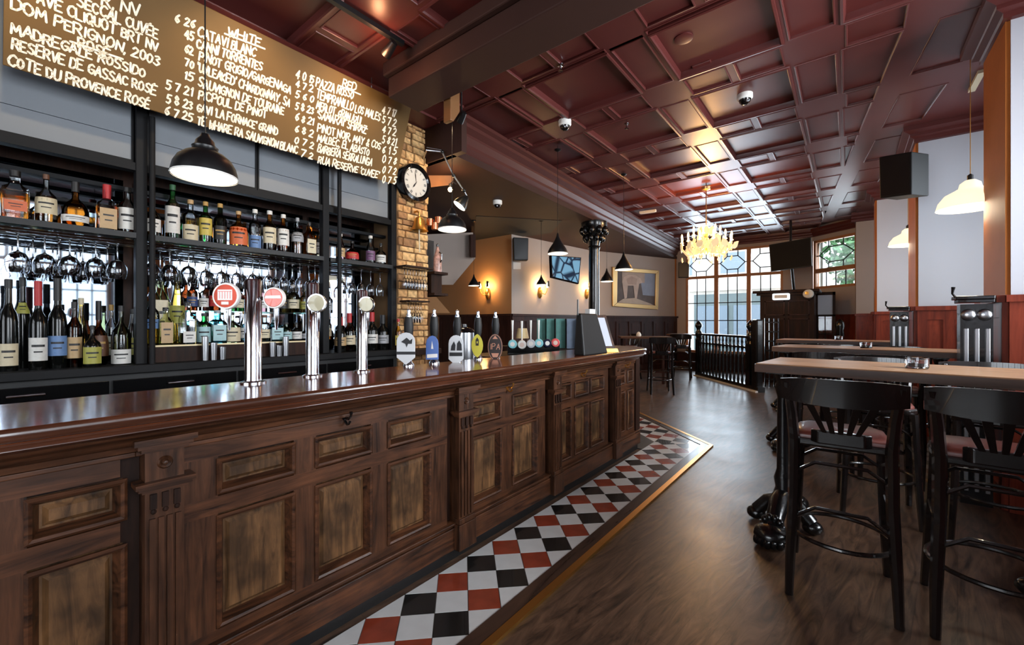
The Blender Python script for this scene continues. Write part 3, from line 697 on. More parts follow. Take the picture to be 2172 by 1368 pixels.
for (ya, yb, pil, pans, hks, lab) in SECS:
    s_ = empty('panelled_bar_bay', lab, 'bar front', (FXP, ya, 0), group='carved sections of the bar front')
    def at(o):
        o.location = Vector(o.location)-Vector((FXP, ya, 0)); return o
    before = set(COL.objects)
    bar_box(-1.86, FXP-0.03, ya, yb, 0.07, 0.985).build('back_board', 'dark_wood', s_)
    bar_box(-1.86, FXP-0.01, ya, yb, 0.0, 0.07).build('kick_board', 'kick', s_)
    p0 = pil[1] if pil else ya
    bar_box(FXP-0.03, FXP, p0, yb-0.035, 0.875, 0.985).build('rail', 'bar_wood_y', s_)
    bar_box(FXP-0.03, FXP+0.0008, p0, yb-0.035, 0.672, 0.733).build('rail', 'bar_wood_y', s_)
    bar_box(FXP-0.03, FXP, p0, yb-0.035, 0.20, 0.258).build('rail', 'bar_wood_y', s_)
    bar_box(FXP-0.03, FXP, pil[0] if pil else ya, p0+0.001, 0.20, 0.985).build('stile', 'bar_wood_z', s_)
    ed = [p0]+[q for pr_ in pans for q in pr_]+[yb-0.035]
    for k in range(0, len(ed), 2):
        if ed[k+1]-ed[k] > 0.02: bar_box(FXP-0.03, FXP, ed[k], ed[k+1], 0.258, 0.875).build('stile', 'bar_wood_z', s_)
    pm = MB().box((FXP-0.03, ya, 0.07), (FXP+0.022, yb, 0.195)); pm.box((FXP-0.03, ya, 0.195), (FXP+0.014, yb, 0.21)); pm.box((FXP-0.03, ya, 0.21), (FXP+0.026, yb, 0.222))
    pm.build('plinth', 'bar_wood_y', s_, bevel=0.004)
    cm = MB().box((FXP-0.03, ya, 0.93), (FXP+0.010, yb, 0.945)); cm.build('bead', 'bar_wood_y', s_, bevel=0.003)
    for (a, b) in pans: raised_panel(s_, a, b, 0.27, 0.66); raised_panel(s_, a, b, 0.745, 0.862)
    if pil: pilaster(s_, *pil)
    for y in hks: hook(s_, y)
    if yb > 4.3:
        bar_box(FXP-0.02, FXP+0.02, 4.285, 4.385, 0.07, 0.985).build('end_post', 'dark_wood', s_)
        bar_box(-2.3, -1.86, 4.36, 4.40, 0.0, 0.985).build('end_board', 'bar_wood_z', s_)
    for o in set(COL.objects)-before:
        if o.parent is s_: o.location = Vector(o.location)-Vector((FXP, ya, 0))
# continuous counter with rounded far corner
arc = [(-2.14+0.50*math.cos(a), 4.20+0.50*math.sin(a)) for a in [PI/2*k/12 for k in range(13)]]
outl = [(-2.16, -1.6), (-1.64, -1.6)]+arc+[(-2.16, 4.70)]
bt = MB().prism(outl, 1.045, 1.085)
ctop = bt.build('bar_counter', 'bar_top', bevel=0.004); tag(ctop, 'long polished mahogany bar counter with a rounded far end', 'counter')
edge = [(0.0, 1.085), (0.006, 1.082), (0.010, 1.074), (0.010, 1.058), (0.004, 1.050), (-0.004, 1.046), (-0.004, 1.040), (0.004, 1.036), (0.006, 1.029), (0.000, 1.022), (-0.012, 1.018)]
pth = [(-1.64, -1.6), (-1.64, 4.20)]+arc[1:]
MB().sweep(edge, pth).build('nosing', 'bar_nose', ctop, smooth=50)
crown = [(-0.012, 1.020), (-0.016, 1.012), (-0.030, 1.004), (-0.050, 0.998), (-0.064, 0.988), (-0.070, 0.976), (-0.092, 0.968), (-0.096, 0.950), (-0.125, 0.945)]
MB().sweep(crown, pth).build('crown_moulding', 'bar_wood_y', ctop, smooth=50)

# ---- tall chrome beer columns with round badges
M['badge_red'] = mat('badge_red', (222, 92, 70), 0.35, coat=0.4); M['badge_cream'] = mat('badge_cream', (204, 196, 164), 0.35, coat=0.4)
M['badge_white'] = mat('badge_white', (236, 232, 226), 0.4); M['badge_aqua'] = mat('badge_aqua', (140, 210, 218), 0.35); M['badge_pink'] = mat('badge_pink', (226, 200, 188), 0.4); M['badge_coral'] = mat('badge_coral', (222, 92, 92), 0.35); M['badge_navy'] = mat('badge_navy', (22, 26, 52), 0.35); M['badge_grey'] = mat('badge_grey', (200, 202, 206), 0.4)
# ---- stroke lettering
GL = {'A': '0,0 2,6 4,0;.8,2.1 3.2,2.1', 'B': '0,0 0,6 2.6,6 3.4,5 2.6,3.3 0,3.2;2.6,3.2 3.8,1.8 2.8,0 0,0', 'C': '4,5 2.6,6 .8,5.2 0,3 .8,.8 2.6,0 4,1', 'D': '0,0 0,6 2,6 3.8,4.4 3.8,1.6 2,0 0,0', 'E': '3.6,6 0,6 0,0 3.6,0;0,3.1 2.8,3.1',
      'F': '3.6,6 0,6 0,0;0,3.1 2.6,3.1', 'G': '3.8,5 2.4,6 .6,5 0,3 .6,.8 2.4,0 3.9,1 3.9,2.7 2.3,2.7', 'H': '0,0 0,6;4,0 4,6;0,3 4,3', 'I': '.6,0 .6,6', 'J': '3,6 3,1.2 1.8,0 .4,.8', 'K': '0,0 0,6;3.6,6 0,2.8 3.8,0', 'L': '0,6 0,0 3.4,0', 'M': '0,0 .6,6 2.4,2 4.2,6 4.8,0',
      'N': '0,0 0,6 3.8,0 3.8,6', 'O': '2,0 .5,1 0,3 .5,5 2,6 3.5,5 4,3 3.5,1 2,0', 'P': '0,0 0,6 2.6,6 3.7,4.7 2.6,3 0,2.9', 'Q': '2,0 .5,1 0,3 .5,5 2,6 3.5,5 4,3 3.5,1 2,0;2.6,1.4 4.3,-.6', 'R': '0,0 0,6 2.6,6 3.7,4.7 2.6,3.1 0,3;1.6,3 3.9,0', 'S': '3.7,5.2 2.2,6 .5,5.2 .6,3.8 3.2,2.4 3.6,1 2,0 .2,.8',
      'T': '0,6 4.2,6;2.1,6 2.1,0', 'U': '0,6 .1,1.4 1.5,0 2.9,.4 3.7,1.6 3.8,6', 'V': '0,6 2,0 4,6', 'W': '0,6 1.2,0 2.5,4.2 3.8,0 5,6', 'X': '0,0 3.8,6;0,6 3.8,0', 'Y': '0,6 2,3 4,6;2,3 1.6,0', 'Z': '.2,6 3.8,6 0,0 4,0',
      '0': '1.7,0 .3,1.4 .3,4.6 1.7,6 3.1,4.6 3.1,1.4 1.7,0', '1': '.5,4.8 1.6,6 1.6,0', '2': '.1,4.7 1.4,6 3,5 2.8,3.4 0,0 3.6,0', '3': '.2,5.4 2,6 3.1,4.7 1.3,3.3 3.3,1.8 1.8,0 0,.8', '4': '2.6,0 2.6,6 0,2 3.6,2', '5': '3.2,6 .6,6 .4,3.4 2.4,3.6 3.3,1.8 1.8,0 .1,.6', '6': '2.8,5.8 .8,4 .2,1.6 1.6,0 3.1,1.5 1.8,3 .4,2', '7': '0,6 3.4,6 1.2,0', '8': '1.7,3.2 .4,4.6 1.7,6 3,4.6 1.7,3.2 .2,1.5 1.7,0 3.2,1.5 1.7,3.2', '9': '3,4.4 1.6,3.1 .4,4.6 1.7,6 3,4.4 2.4,0',
      "'": '.4,6 .2,4.6', ',': '.6,.4 .1,-1', '.': '.2,0 .5,.2', '/': '0,-.6 2.6,6.2', '&': '3.6,0 .6,4.6 1.6,6 2.6,4.8 .1,1.4 1.2,0 3.4,2', '+': '0,3 3,3;1.5,1.5 1.5,4.5', '-': '0,3 2.4,3'}
def strokes(txt):
    out = []; x = 0.0; rr = random.Random(sum(ord(c)*(i+3) for i, c in enumerate(txt)))
    for ch in txt:
        if ch == ' ': x += 2.6; continue
        ac = ch in '\u00c9\u00c8'; g = GL.get('E' if ac else ch, '')
        wmax = 0; s_ = rr.uniform(0.9, 1.1); dy = rr.uniform(-0.35, 0.35); sh = rr.uniform(-0.04, 0.14)
        for ln in g.split(';'):
            pts = []
            for p in ln.split():
                a, b = (float(q) for q in p.split(',')); wmax = max(wmax, a); pts.append((x+a*s_+b*sh+rr.uniform(-.16, .16), b*s_+dy+rr.uniform(-.16, .16)))
            if pts: out.append(pts)
        if ac: out.append([(x+1.4, 6.6), (x+2.6, 7.5)])
        x += wmax*s_+1.05
    return out, x-1.05
def ribbon(mb, pts, wd, place):
    """pts in local 2d; place maps (a,b)->3d; flat stroke with round joints"""
    for i in range(len(pts)-1):
        a, b = Vector(pts[i]), Vector(pts[i+1]); d = b-a
        if d.length < 1e-6: continue
        d.normalize(); n = Vector((-d.y, d.x))*wd/2
        mb.quad(place(*(a-n)), place(*(b-n)), place(*(b+n)), place(*(a+n)))
    for p in pts:
        mb.quad(*[place(p[0]+wd/2*math.cos(t), p[1]+wd/2*math.sin(t)) for t in [PI/3*k for k in range(6)]])
# y pixel of column foot, widths from the photograph
COLS = [(537, 812, 0.068, 0.42, 'tallest chrome beer column, nearest the chalkboard end, with two red badges', [('badge_red', 0.112, 482, 628), ('badge_red', 0.089, 583, 632)]),
        (663, 798, 0.062, 0.36, 'middle chrome beer column with a speckled cream badge', [('badge_cream', 0.090, 673, 643)]),
        (768, 788, 0.058, 0.36, 'chrome beer column beside the pump clips with a plain cream badge', [('badge_cream', 0.084, 778, 646)])]
for (u, v, dia, hh, lab, bads) in COLS:
    b0 = atz(u, v, 1.085); b0.x = min(b0.x, -2.02)
    b0 = atx(u, v, b0.x); b0.z = 1.085
    dep = (b0.x*-SY+b0.y*CYW)
    top_v = {537: 592, 663: 600, 768: 615}[u]; hh = EYE+dep*(CY-top_v)/FPX-1.085
    t_ = empty('beer_column', lab, 'beer tap', b0, group='chrome beer columns on the counter')
    r_ = dia/2
    MB().lathe([(r_*1.5, 0), (r_*1.5, 0.006), (r_*1.05, 0.012), (r_, 0.02), (r_, hh-0.01), (r_*0.8, hh), (0.001, hh+0.001)], 24).build('column', 'chrome', t_, smooth=40)
    for (bm_n, bd, bu, bv) in bads:
        c_ = atd(bu, bv, dep-0.05)-b0; dirv = Vector((SY*0.94, -CYW*0.94, 0)).normalized()
        rot = Vector((0, 0, 1)).rotation_difference(dirv).to_matrix().to_4x4()
        bm_ = MB().lathe([(0.001, 0.014), (bd*0.42, 0.013), (bd*0.48, 0.008), (bd*0.5, 0.0), (bd*0.48, -0.006), (0.001, -0.007)], 26); bm_.xf(Matrix.Translation(c_) @ rot)
        bo = bm_.build('badge', bm_n, t_, smooth=40)
        rg = MB().lathe([(bd*0.44, 0.0125), (bd*0.5, 0.012), (bd*0.52, 0.002), (bd*0.5, -0.008)], 26).xf(Matrix.Translation(c_) @ rot); rg.build('badge_rim', 'badge_white' if bm_n == 'badge_red' else 'chrome', bo, smooth=40)
        if bm_n == 'badge_red':
            pl = lambda a, b: tuple(Matrix.Translation(c_) @ rot @ Matrix.Rotation(0, 4, 'Z') @ Vector((0, 0, 0.0150))+Vector((CYW*a, SY*a, b))+dirv*0.0)
            k_ = MB(); s_ = bd
            if bu < 520:
                for (a0, a1, b0_, b1_) in ((-0.28, 0.28, -0.16, 0.24), (-0.14, 0.14, -0.33, -0.22)): k_.quad(pl(a0*s_, b0_*s_), pl(a1*s_, b0_*s_), pl(a1*s_, b1_*s_), pl(a0*s_, b1_*s_))
                k_.build('badge_print', 'badge_white', bo)
                t2 = MB(); pl2 = lambda a, b: tuple(Vector(pl(a, b))+dirv*0.0012)
                for x_ in (-0.2, -0.1, 0.0, 0.1, 0.2): ribbon(t2, [(x_*s_, -0.1*s_), (x_*s_, 0.17*s_)], 0.0028, pl2)
                ribbon(t2, [(-0.24*s_, 0.17*s_), (0.24*s_, 0.17*s_)], 0.0028, pl2); t2.build('badge_print', 'badge_red', bo)
            else:
                k_.quad(pl(-0.4*s_, -0.03*s_), pl(0.4*s_, -0.03*s_), pl(0.36*s_, 0.12*s_), pl(-0.36*s_, 0.1*s_)); k_.build('badge_print', 'badge_white', bo)
        # tap behind the badge
        ar = MB().tube([tuple(Vector((0, 0, c_.z))*1.0), tuple(c_-dirv*0.012)], 0.009, 8); ar.tube([tuple(c_-dirv*0.012+Vector((0, 0, -bd*0.42))), tuple(c_-dirv*0.012+Vector((0, 0, -bd*0.42-0.05))), tuple(c_-dirv*0.012+Vector((0, 0, -bd*0.42-0.10)))], [0.011, 0.010, 0.005], 10)
        ar.build('spout', 'chrome', t_, smooth=True)

# ---- hand pumps with pump clips
M['clip_blue'] = mat('clip_blue', (82, 112, 176), 0.4); M['clip_yellow'] = mat('clip_yellow', (196, 184, 62), 0.4); M['clip_copper'] = mat('clip_copper', (196, 140, 116), 0.35, 0.4); M['clip_grey'] = mat('clip_grey', (206, 208, 210), 0.4); M['ink'] = mat('print_black', (20, 20, 24), 0.5); M['clip_dark'] = mat('clip_dark', (38, 28, 26), 0.4)
def clip_frame(c_):
    dirv = Vector((SY, -CYW, 0)); side = Vector((CYW, SY, 0))
    return lambda a, b, d=0.0: tuple(Vector(c_)+side*a+Vector((0, 0, b))+dirv*d)
def plate(mb, F, pts, d0, d1): mb.extr([F(a, b, d0) for a, b in pts], Vector(F(0, 0, d1))-Vector(F(0, 0, d0)))
PUMPS = [(867, 778, 655, 'arch', 738, 67, 38, 'hand pump whose arched white clip shows a dark fish'),
         (921, 772, 655, 'shield', 736, 50, 26, 'hand pump with a small blue shield clip'),
         (970, 768, 657, 'arch2', 742, 64, 31, 'hand pump whose white clip shows two black figures over a black band'),
         (1014, 762, 659, 'lens', 732, 48, 24, 'hand pump with a pointed oval yellow clip'),
         (1051, 760, 660, 'ipa', 735, 56, 32, 'hand pump with a copper oval clip lettered IPA')]
for (u, vb, vt, sty, vc, ch, cw_, lab) in PUMPS:
    b0 = atx(u, vb, -2.10); b0.z = 1.085; dep = -b0.x*SY+b0.y*CYW
    px = dep/FPX; ht = EYE+(CY-vt)*px-1.085
    t_ = empty('hand_pump', lab, 'beer pump', b0, group='hand pumps along the counter')
    MB().lathe([(0.034, 0.0), (0.034, 0.012), (0.02, 0.03), (0.016, 0.08), (0.022, 0.10), (0.012, 0.115), (0.001, 0.116)], 14).build('pump_base', 'chrome', t_, smooth=40)
    MB().lathe([(0.011, 0.11), (0.014, 0.15), (0.026, ht*0.55), (0.029, ht*0.7), (0.022, ht*0.86), (0.012, ht-0.055), (0.010, ht-0.05)], 14).build('handle', 'black_soft', t_, smooth=True)
    MB().lathe([(0.013, ht-0.056), (0.014, ht-0.04), (0.008, ht-0.026), (0.011, ht-0.012), (0.007, ht-0.002), (0.001, ht)], 12).build('finial', 'chrome', t_, smooth=True)
    c_ = Vector((0, 0, EYE+(CY-vc)*px-1.085))+Vector((SY, -CYW, 0))*0.065; F = clip_frame(c_); H_, W_ = ch*0.5*px, cw_*0.5*px
    k_ = MB()
    if sty in ('arch', 'arch2'):
        pts = [(-W_, -H_*0.55), (0, -H_), (W_, -H_*0.55), (W_, H_*0.45)]+[(W_*math.cos(a), H_*0.45+H_*0.55*math.sin(a)) for a in [PI*k/8 for k in range(1, 8)]]+[(-W_, H_*0.45)]
        plate(k_, F, pts, 0, 0.008); cl = k_.build('pump_clip', 'clip_grey', t_, bevel=0.002)
        d_ = MB()
        if sty == 'arch':
            plate(d_, F, [(-W_*0.5, H_*0.42), (W_*0.1, H_*0.68), (W_*0.45, H_*0.5), (W_*0.72, H_*0.62), (W_*0.66, H_*0.3), (W_*0.25, H_*0.3), (W_*0.1, H_*0.08), (-W_*0.05, H_*0.3)], 0.008, 0.0095)
            plate(d_, F, [(-W_*1.02, -H_*0.36), (W_*1.02, -H_*0.36), (W_*1.02, -H_*0.18), (-W_*1.02, -H_*0.18)], 0.008, 0.0095)
        else:
            plate(d_, F, [(-W_*0.85, -H_*0.36), (W_*0.85, -H_*0.36), (W_*0.85, -H_*0.12), (-W_*0.85, -H_*0.12)], 0.008, 0.0095)
            plate(d_, F, [(-W_*0.7, 0), (-W_*0.1, 0), (-W_*0.05, H_*0.35), (-W_*0.25, H_*0.6), (-W_*0.6, H_*0.3)], 0.008, 0.0095); plate(d_, F, [(W_*0.1, 0), (W_*0.8, 0), (W_*0.75, H_*0.4), (W_*0.45, H_*0.66), (W_*0.15, H_*0.45)], 0.008, 0.0095)
        d_.build('clip_print', 'ink', cl)
    elif sty == 'shield':
        pts = [(-W_, -H_), (W_, -H_), (W_, H_*0.3)]+[(W_*math.cos(a), H_*0.3+H_*0.7*math.sin(a)) for a in [PI*k/6 for k in range(1, 6)]]+[(-W_, H_*0.3)]
        plate(k_, F, pts, 0, 0.008); cl = k_.build('pump_clip', 'clip_blue', t_, bevel=0.002)
        d_ = MB(); plate(d_, F, [(-W_*0.8, -H_*0.85), (W_*0.85, -H_*0.8), (W_*0.85, -H_*0.5), (-W_*0.8, -H_*0.55)], 0.008, 0.0095); plate(d_, F, [(-W_*0.15, -H_*0.1), (W_*0.2, -H_*0.1), (0, H_*0.55)], 0.008, 0.0095); d_.build('clip_print', 'badge_white', cl)
    elif sty == 'lens':
        pts = [(W_*math.copysign(abs(math.cos(a))**1.4, math.cos(a)), H_*math.sin(a)) for a in [2*PI*k/20 for k in range(20)]]
        plate(k_, F, pts, 0, 0.008); cl = k_.build('pump_clip', 'clip_yellow', t_)
        d_ = MB(); plate(d_, F, [(-W_*0.25, H_*0.0), (W_*0.25, H_*0.0), (W_*0.28, H_*0.5), (0, H_*0.72), (-W_*0.28, H_*0.5)], 0.008, 0.0095); d_.build('clip_print', 'clip_dark', cl)
        d_ = MB(); plate(d_, F, [(-W_*0.1, H_*0.2), (W_*0.1, H_*0.2), (W_*0.1, H_*0.38), (-W_*0.1, H_*0.38)], 0.0096, 0.0105); d_.build('clip_print', 'clip_yellow', cl)
    else:
        pts = [(W_*math.cos(a)*0.98, H_*math.sin(a)) for a in [2*PI*k/22 for k in range(22)]]
        plate(k_, F, pts, 0, 0.008); cl = k_.build('pump_clip', 'clip_dark', t_)
        d_ = MB(); P_ = lambda a, b: F(a, b, 0.0095)
        st_, wd_ = strokes('IPA'); s_ = W_*1.2/wd_
        for ln in st_: ribbon(d_, [((a-wd_/2)*s_, (b-3)*s_+0.004) for a, b in ln], 0.0055, P_)
        ribbon(d_, [(p[0]*0.92, p[1]*0.92) for p in pts]+[(pts[0][0]*0.92, pts[0][1]*0.92)], 0.004, P_)
        plate(d_, F, [(-W_*0.5, -H_*0.45), (W_*0.5, -H_*0.45), (W_*0.3, -H_*0.75), (-W_*0.3, -H_*0.75)], 0.008, 0.0095); plate(d_, F, [(-W_*0.35, H_*0.6), (W_*0.35, H_*0.6), (0, H_*0.85)], 0.008, 0.0095)
        d_.build('clip_print', 'clip_copper', cl)

# ---- six-tap rail with round lenses on the far wing of the bar, and what stands behind it
wing_x = -2.75
fw = MB().box((-3.35, 3.3, 0.95), (-2.62, 4.9, 1.0)).build('back_counter', 'dark_wood'); tag(fw, 'dark inner serving counter behind the round tap lenses', 'counter')
MB().box((-3.32, 3.33, 0.0), (-2.66, 4.87, 0.95)).build('counter_body', 'dark_wood', fw)
base_ = atx(1130, 752, wing_x); dep = -base_.x*SY+base_.y*CYW
lens = [(1087, 730, 'badge_aqua', 648), (1107, 731, 'badge_white', 648), (1126, 729, 'badge_grey', 648), (1143, 728, 'badge_aqua', 645), (1161, 728, 'badge_navy', 0), (1178, 727, 'badge_coral', 0)]
rail_z = EYE+(CY-742)*dep/FPX
root = None
pts = [atd(u, v, dep+0.0022*(u-1130)) for u, v, _, _ in lens]
tr_ = empty('tap_rail', 'black tap rail carrying six round lenses and slim white levers', 'beer tap', (pts[2].x, pts[2].y, 1.0))
o_ = Vector((pts[2].x, pts[2].y, 1.0))
ax = (pts[-1]-pts[0]); ax.z = 0; ax.normalize(); nb = Vector((SY, -CYW, 0))
rb_ = MB(); a_, b_ = pts[0]-ax*0.06-o_, pts[-1]+ax*0.06-o_; a_.z = b_.z = 0.0
rb_.extr([tuple(a_-nb*0.10+Vector((0, 0, 0.0))), tuple(b_-nb*0.10), tuple(b_-nb*0.02), tuple(a_-nb*0.02)], (0, 0, pts[2].z-1.0+0.0)); rb_.build('rail_body', 'black_gloss', tr_, bevel=0.01)
for (u, v, mt_, lv), p in zip(lens, pts):
    c_ = p-o_; rot = Vector((0, 0, 1)).rotation_difference(nb).to_matrix().to_4x4(); rr_ = 9.5*dep/FPX
    ln_ = MB().lathe([(0.001, 0.012), (rr_*0.86, 0.011), (rr_, 0.002), (rr_, -0.03)], 20).xf(Matrix.Translation(c_) @ rot); lo = ln_.build('lens', mt_, tr_, smooth=40)
    dd = MB().lathe([(0.001, 0.013), (rr_*0.5, 0.0125), (rr_*0.52, 0.0115)], 14).xf(Matrix.Translation(c_) @ rot)
    dd.build('lens_print', {'badge_aqua': 'badge_white', 'badge_white': 'badge_pink', 'badge_grey': 'badge_white', 'badge_navy': 'badge_white', 'badge_coral': 'badge_pink'}[mt_], lo, smooth=40)
    if lv:
        MB().tube([tuple(c_-nb*0.04+Vector((0, 0, 0.0))), tuple(c_-nb*0.04+Vector((0, 0, 0.08))), tuple(c_-nb*0.03+Vector((0, 0, 0.26)))], [0.010, 0.008, 0.014], 10).build('lever', 'enamel', tr_, smooth=True)
# ice bucket, jug, folded teal towels
ib = atx(1000, 760, -2.55); ib.z = 1.085
ice = empty('ice_bucket', 'brushed steel ice bucket behind the pump clips', 'ice bucket', (-2.6, atx(985, 700, -2.6).y, 1.0))
sb = MB().box((-2.75, 1.2, 0.94), (-2.42, 3.28, 1.0)).build('service_shelf', 'steel'); tag(sb, 'steel service shelf behind the hand pumps', 'shelf')
MB().box((-2.74, 1.22, 0.0), (-2.44, 3.26, 0.94)).build('shelf_body', 'black_soft', sb)
MB().lathe([(0.001, 0), (0.085, 0), (0.088, 0.02), (0.085, 0.27), (0.079, 0.27), (0.078, 0.03), (0.001, 0.025)], 22).build('bucket', 'steel', ice, smooth=40)
MB().lathe([(0.089, 0.268), (0.092, 0.275), (0.07, 0.30), (0.02, 0.315), (0.02, 0.34), (0.001, 0.342)], 22).build('lid', 'black_gloss', ice, smooth=40)
M['teal'] = mat('teal_card', (74, 128, 122), 0.5, vary=0.15); M['slate'] = mat('slate_card', (96, 112, 132), 0.5, vary=0.15)
for i, (u0, u1, mt_) in enumerate(((1139, 1157, 'teal'), (1159, 1176, 'teal'), (1179, 1199, 'teal'), (1202, 1222, 'slate'), (1225, 1242, 'slate'))):
    dm = aty((u0+u1)/2, 700, 5.05); dm = -dm.x*SY+dm.y*CYW; a_ = atd((u0+u1)/2, 700, dm); dpx = dm/FPX; zt = EYE+(CY-676)*dpx; wd = (u1-u0)*dpx
    m_ = MB().cbox((0, 0, (zt-1.0)/2), (wd, 0.02, zt-1.0), 0); bo_ = m_.build('menu_card', mt_, loc=(a_.x, a_.y, 1.0), rz=YAW, bevel=0.003)
    tag(bo_, ('upright %s menu card behind the tap rail' % mt_), 'menu card', 'row of upright menu cards')
    MB().cbox((wd/2+0.006, -0.012, (zt-1.0)/2), (0.012, 0.02, zt-1.0)).build('card_edge', 'black_gloss', bo_)
cs2 = MB().prism([(-4.2, 4.95), (-2.2, 4.95), (-2.2, 5.15), (-4.2, 5.45)], 0.0, 1.0).build('island_counter', 'dark_wood'); tag(cs2, 'dark island counter holding the menu cards', 'counter')
# cake slice box / lamp shade like brass lamp
bl = aty(1108, 705, 5.1); lampb = empty('table_lamp', 'small brass lamp with a cream shade behind the tap rail', 'lamp', (bl.x, bl.y, 1.0))
MB().lathe([(0.05, 0), (0.05, 0.01), (0.01, 0.03), (0.01, 0.13)], 14).build('lamp_base', 'brass', lampb, smooth=40); MB().lathe([(0.10, 0.12), (0.07, 0.27)], 18).build('lamp_shade', mat('cream_shade', (214, 190, 142), 0.6), lampb, smooth=True)

# ---- till stand and tilted screen on the counter
tl = empty('till', 'black wedge-shaped till standing at the counter edge', 'till', (-1.68, 3.2, 1.085))
fA = [(0.02, -0.17, 0.0), (0.02, 0.26, 0.0), (-0.05, 0.19, 0.345), (-0.05, -0.10, 0.345)]; bA = [(-0.09, -0.15, 0.0), (-0.09, 0.26, 0.0), (-0.10, 0.19, 0.345), (-0.10, -0.09, 0.345)]
m_ = MB(); m_.v += fA+bA; m_.f += [(0, 1, 2, 3), (4, 7, 6, 5), (0, 3, 7, 4), (1, 5, 6, 2), (3, 2, 6, 7), (0, 4, 5, 1)]; m_.build('till_body', 'black_soft', tl, bevel=0.012)
MB().tube([(-0.08, -0.1, 0.33), (-0.08, -0.1, 0.46)], 0.006, 8).build('antenna', 'black', tl)
MB().box((-0.098, 0.06, 0.345), (-0.055, 0.16, 0.385)).build('receipt_paper', 'white', tl)
sn = empty('menu_screen', 'framed pale display leaning beside the till', 'display', (-1.78, 3.60, 1.085), -0.75)
def tilt(pts, d):
    return [(p[0]-0.10*p[2]/0.34+d, p[1]-0.06*p[2]/0.34, p[2]) for p in pts]
m_ = MB(); m_.extr(tilt([(0, -0.085, 0), (0, 0.13, 0), (0, 0.13, 0.34), (0, -0.085, 0.34)], 0), (-0.03, 0, 0)); m_.build('display_frame', 'bar_wood_z', sn, bevel=0.004)
m_ = MB(); m_.extr(tilt([(0, -0.06, 0.05), (0, 0.105, 0.05), (0, 0.105, 0.315), (0, -0.06, 0.315)], 0.001), (0.003, 0, 0)); m_.build('display_face', mat('pale_screen', (206, 210, 222), 0.25), sn)
m_ = MB(); m_.extr(tilt([(0, -0.085, 0), (0, 0.13, 0), (0, 0.13, 0.03), (0, -0.085, 0.03)], 0.004), (0.05, 0, 0)); m_.build('display_ledge', 'brass', sn)

# ================================================================ THE BACK BAR
CBZ = 1.05
bb = empty('back_bar', 'black back bar cabinet under the bottle shelves', 'cabinet', (-4.25, 1.0, 0))
O_ = Vector((-4.25, 1.0, 0))
def bbp(m_, name, mt, **k):
    o = m_.build(name, mt, bb, **k); o.location = -O_; return o
bbp(MB().box((-4.49, -1.8, 0.0), (-4.03, 2.97, 0.99)), 'cabinet_body', 'black_soft')
bbp(MB().box((-4.49, -1.8, 0.99), (-3.98, 2.97, CBZ)), 'worktop', 'frame', bevel=0.006)
for k in range(6):
    y0 = -1.75+k*0.78
    d_ = bbp(MB().box((-4.03, y0, 0.08), (-4.005, y0+0.76, 0.95)), 'door', 'black_gloss', bevel=0.004)
    MB().tube([(-3.985, y0+0.30, 0.90), (-3.985, y0+0.46, 0.90)], 0.008, 8).build('handle', 'chrome', d_)
riser = MB().box((-4.46, 0.80, CBZ), (-4.10, 2.10, 1.18)).build('bottle_step', 'dark_wood'); tag(riser, 'low dark step lifting the middle row of spirit bottles', 'shelf')
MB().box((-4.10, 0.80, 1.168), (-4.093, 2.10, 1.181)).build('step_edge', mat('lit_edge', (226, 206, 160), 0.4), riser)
rack2 = MB().box((-4.46, 1.09, 1.44), (-4.30, 2.10, 1.455)).build('rear_shelf', 'shelf_glass'); tag(rack2, 'narrow glass shelf behind the middle spirit bottles', 'shelf')
for y in (1.10, 1.60, 2.09): MB().tube([(-4.40, y, 1.18), (-4.40, y, 1.45)], 0.008, 8).build('shelf_leg', 'steel', rack2)
# frame of posts and bars
fr = empty('bottle_gantry', 'dark metal frame of posts and bars holding the glass shelves', 'frame', (-4.2, 1.0, CBZ)); OF = Vector((-4.2, 1.0, CBZ))
def frp(m_, name, mt='frame', **k):
    o = m_.build(name, mt, fr, **k); o.location = -OF; return o
POSTS = [-0.75, 0.75, 2.15, 2.95]
for y in POSTS: frp(MB().box((-4.13, y-0.032, CBZ), (-4.05, y+0.032, 3.42)), 'post', bevel=0.004)
frp(MB().tube([(-4.0, 0.80, CBZ), (-4.0, 0.80, 2.86)], 0.018, 10), 'tube_post', smooth=True); frp(MB().tube([(-4.0, 2.26, CBZ), (-4.0, 2.26, 2.95)], 0.020, 10), 'tube_post', smooth=True)
for (z, h_, x0, x1) in ((2.46, 0.055, -4.14, -4.06), (2.34, 0.03, -4.3, -4.24), (2.22, 0.02, -4.42, -4.38)): frp(MB().box((x0, -1.4, z), (x1, 2.97, z+h_)), 'cross_bar')
for z in (1.945, 1.962): frp(MB().tube([(-4.08, -1.3, z-0.02), (-4.08, 2.93, z-0.02)], 0.008, 6), 'glass_rail', 'chrome')
for x in (-4.16, -4.24, -4.32): frp(MB().tube([(x, -1.3, 1.935), (x, 2.93, 1.935)], 0.006, 6), 'glass_rail', 'steel')
for i in range(3):
    y0, y1 = POSTS[i]+0.034, POSTS[i+1]-0.034
    s_ = MB().box((-4.40, y0, 1.965), (-4.03, y1, 2.0)).build('glass_shelf', 'shelf_glass', bevel=0.002)
    tag(s_, ['thick glass shelf carrying the big whiskey bottles', 'long thick glass shelf carrying the row of mixed spirits', 'short thick glass shelf by the brick pillar'][i], 'shelf')
    MB().box((-4.034, y0, 1.963), (-4.028, y1, 2.002)).build('shelf_edge', 'black_soft', s_)
    mi = MB().box((-4.485, y0, CBZ), (-4.47, y1, 2.47)).build('mirror', 'mirror')
    tag(mi, ['bar mirror behind the dark wine bottles', 'wide bar mirror behind the middle spirit bottles', 'narrow bar mirror next to the brick pillar'][i], 'mirror')
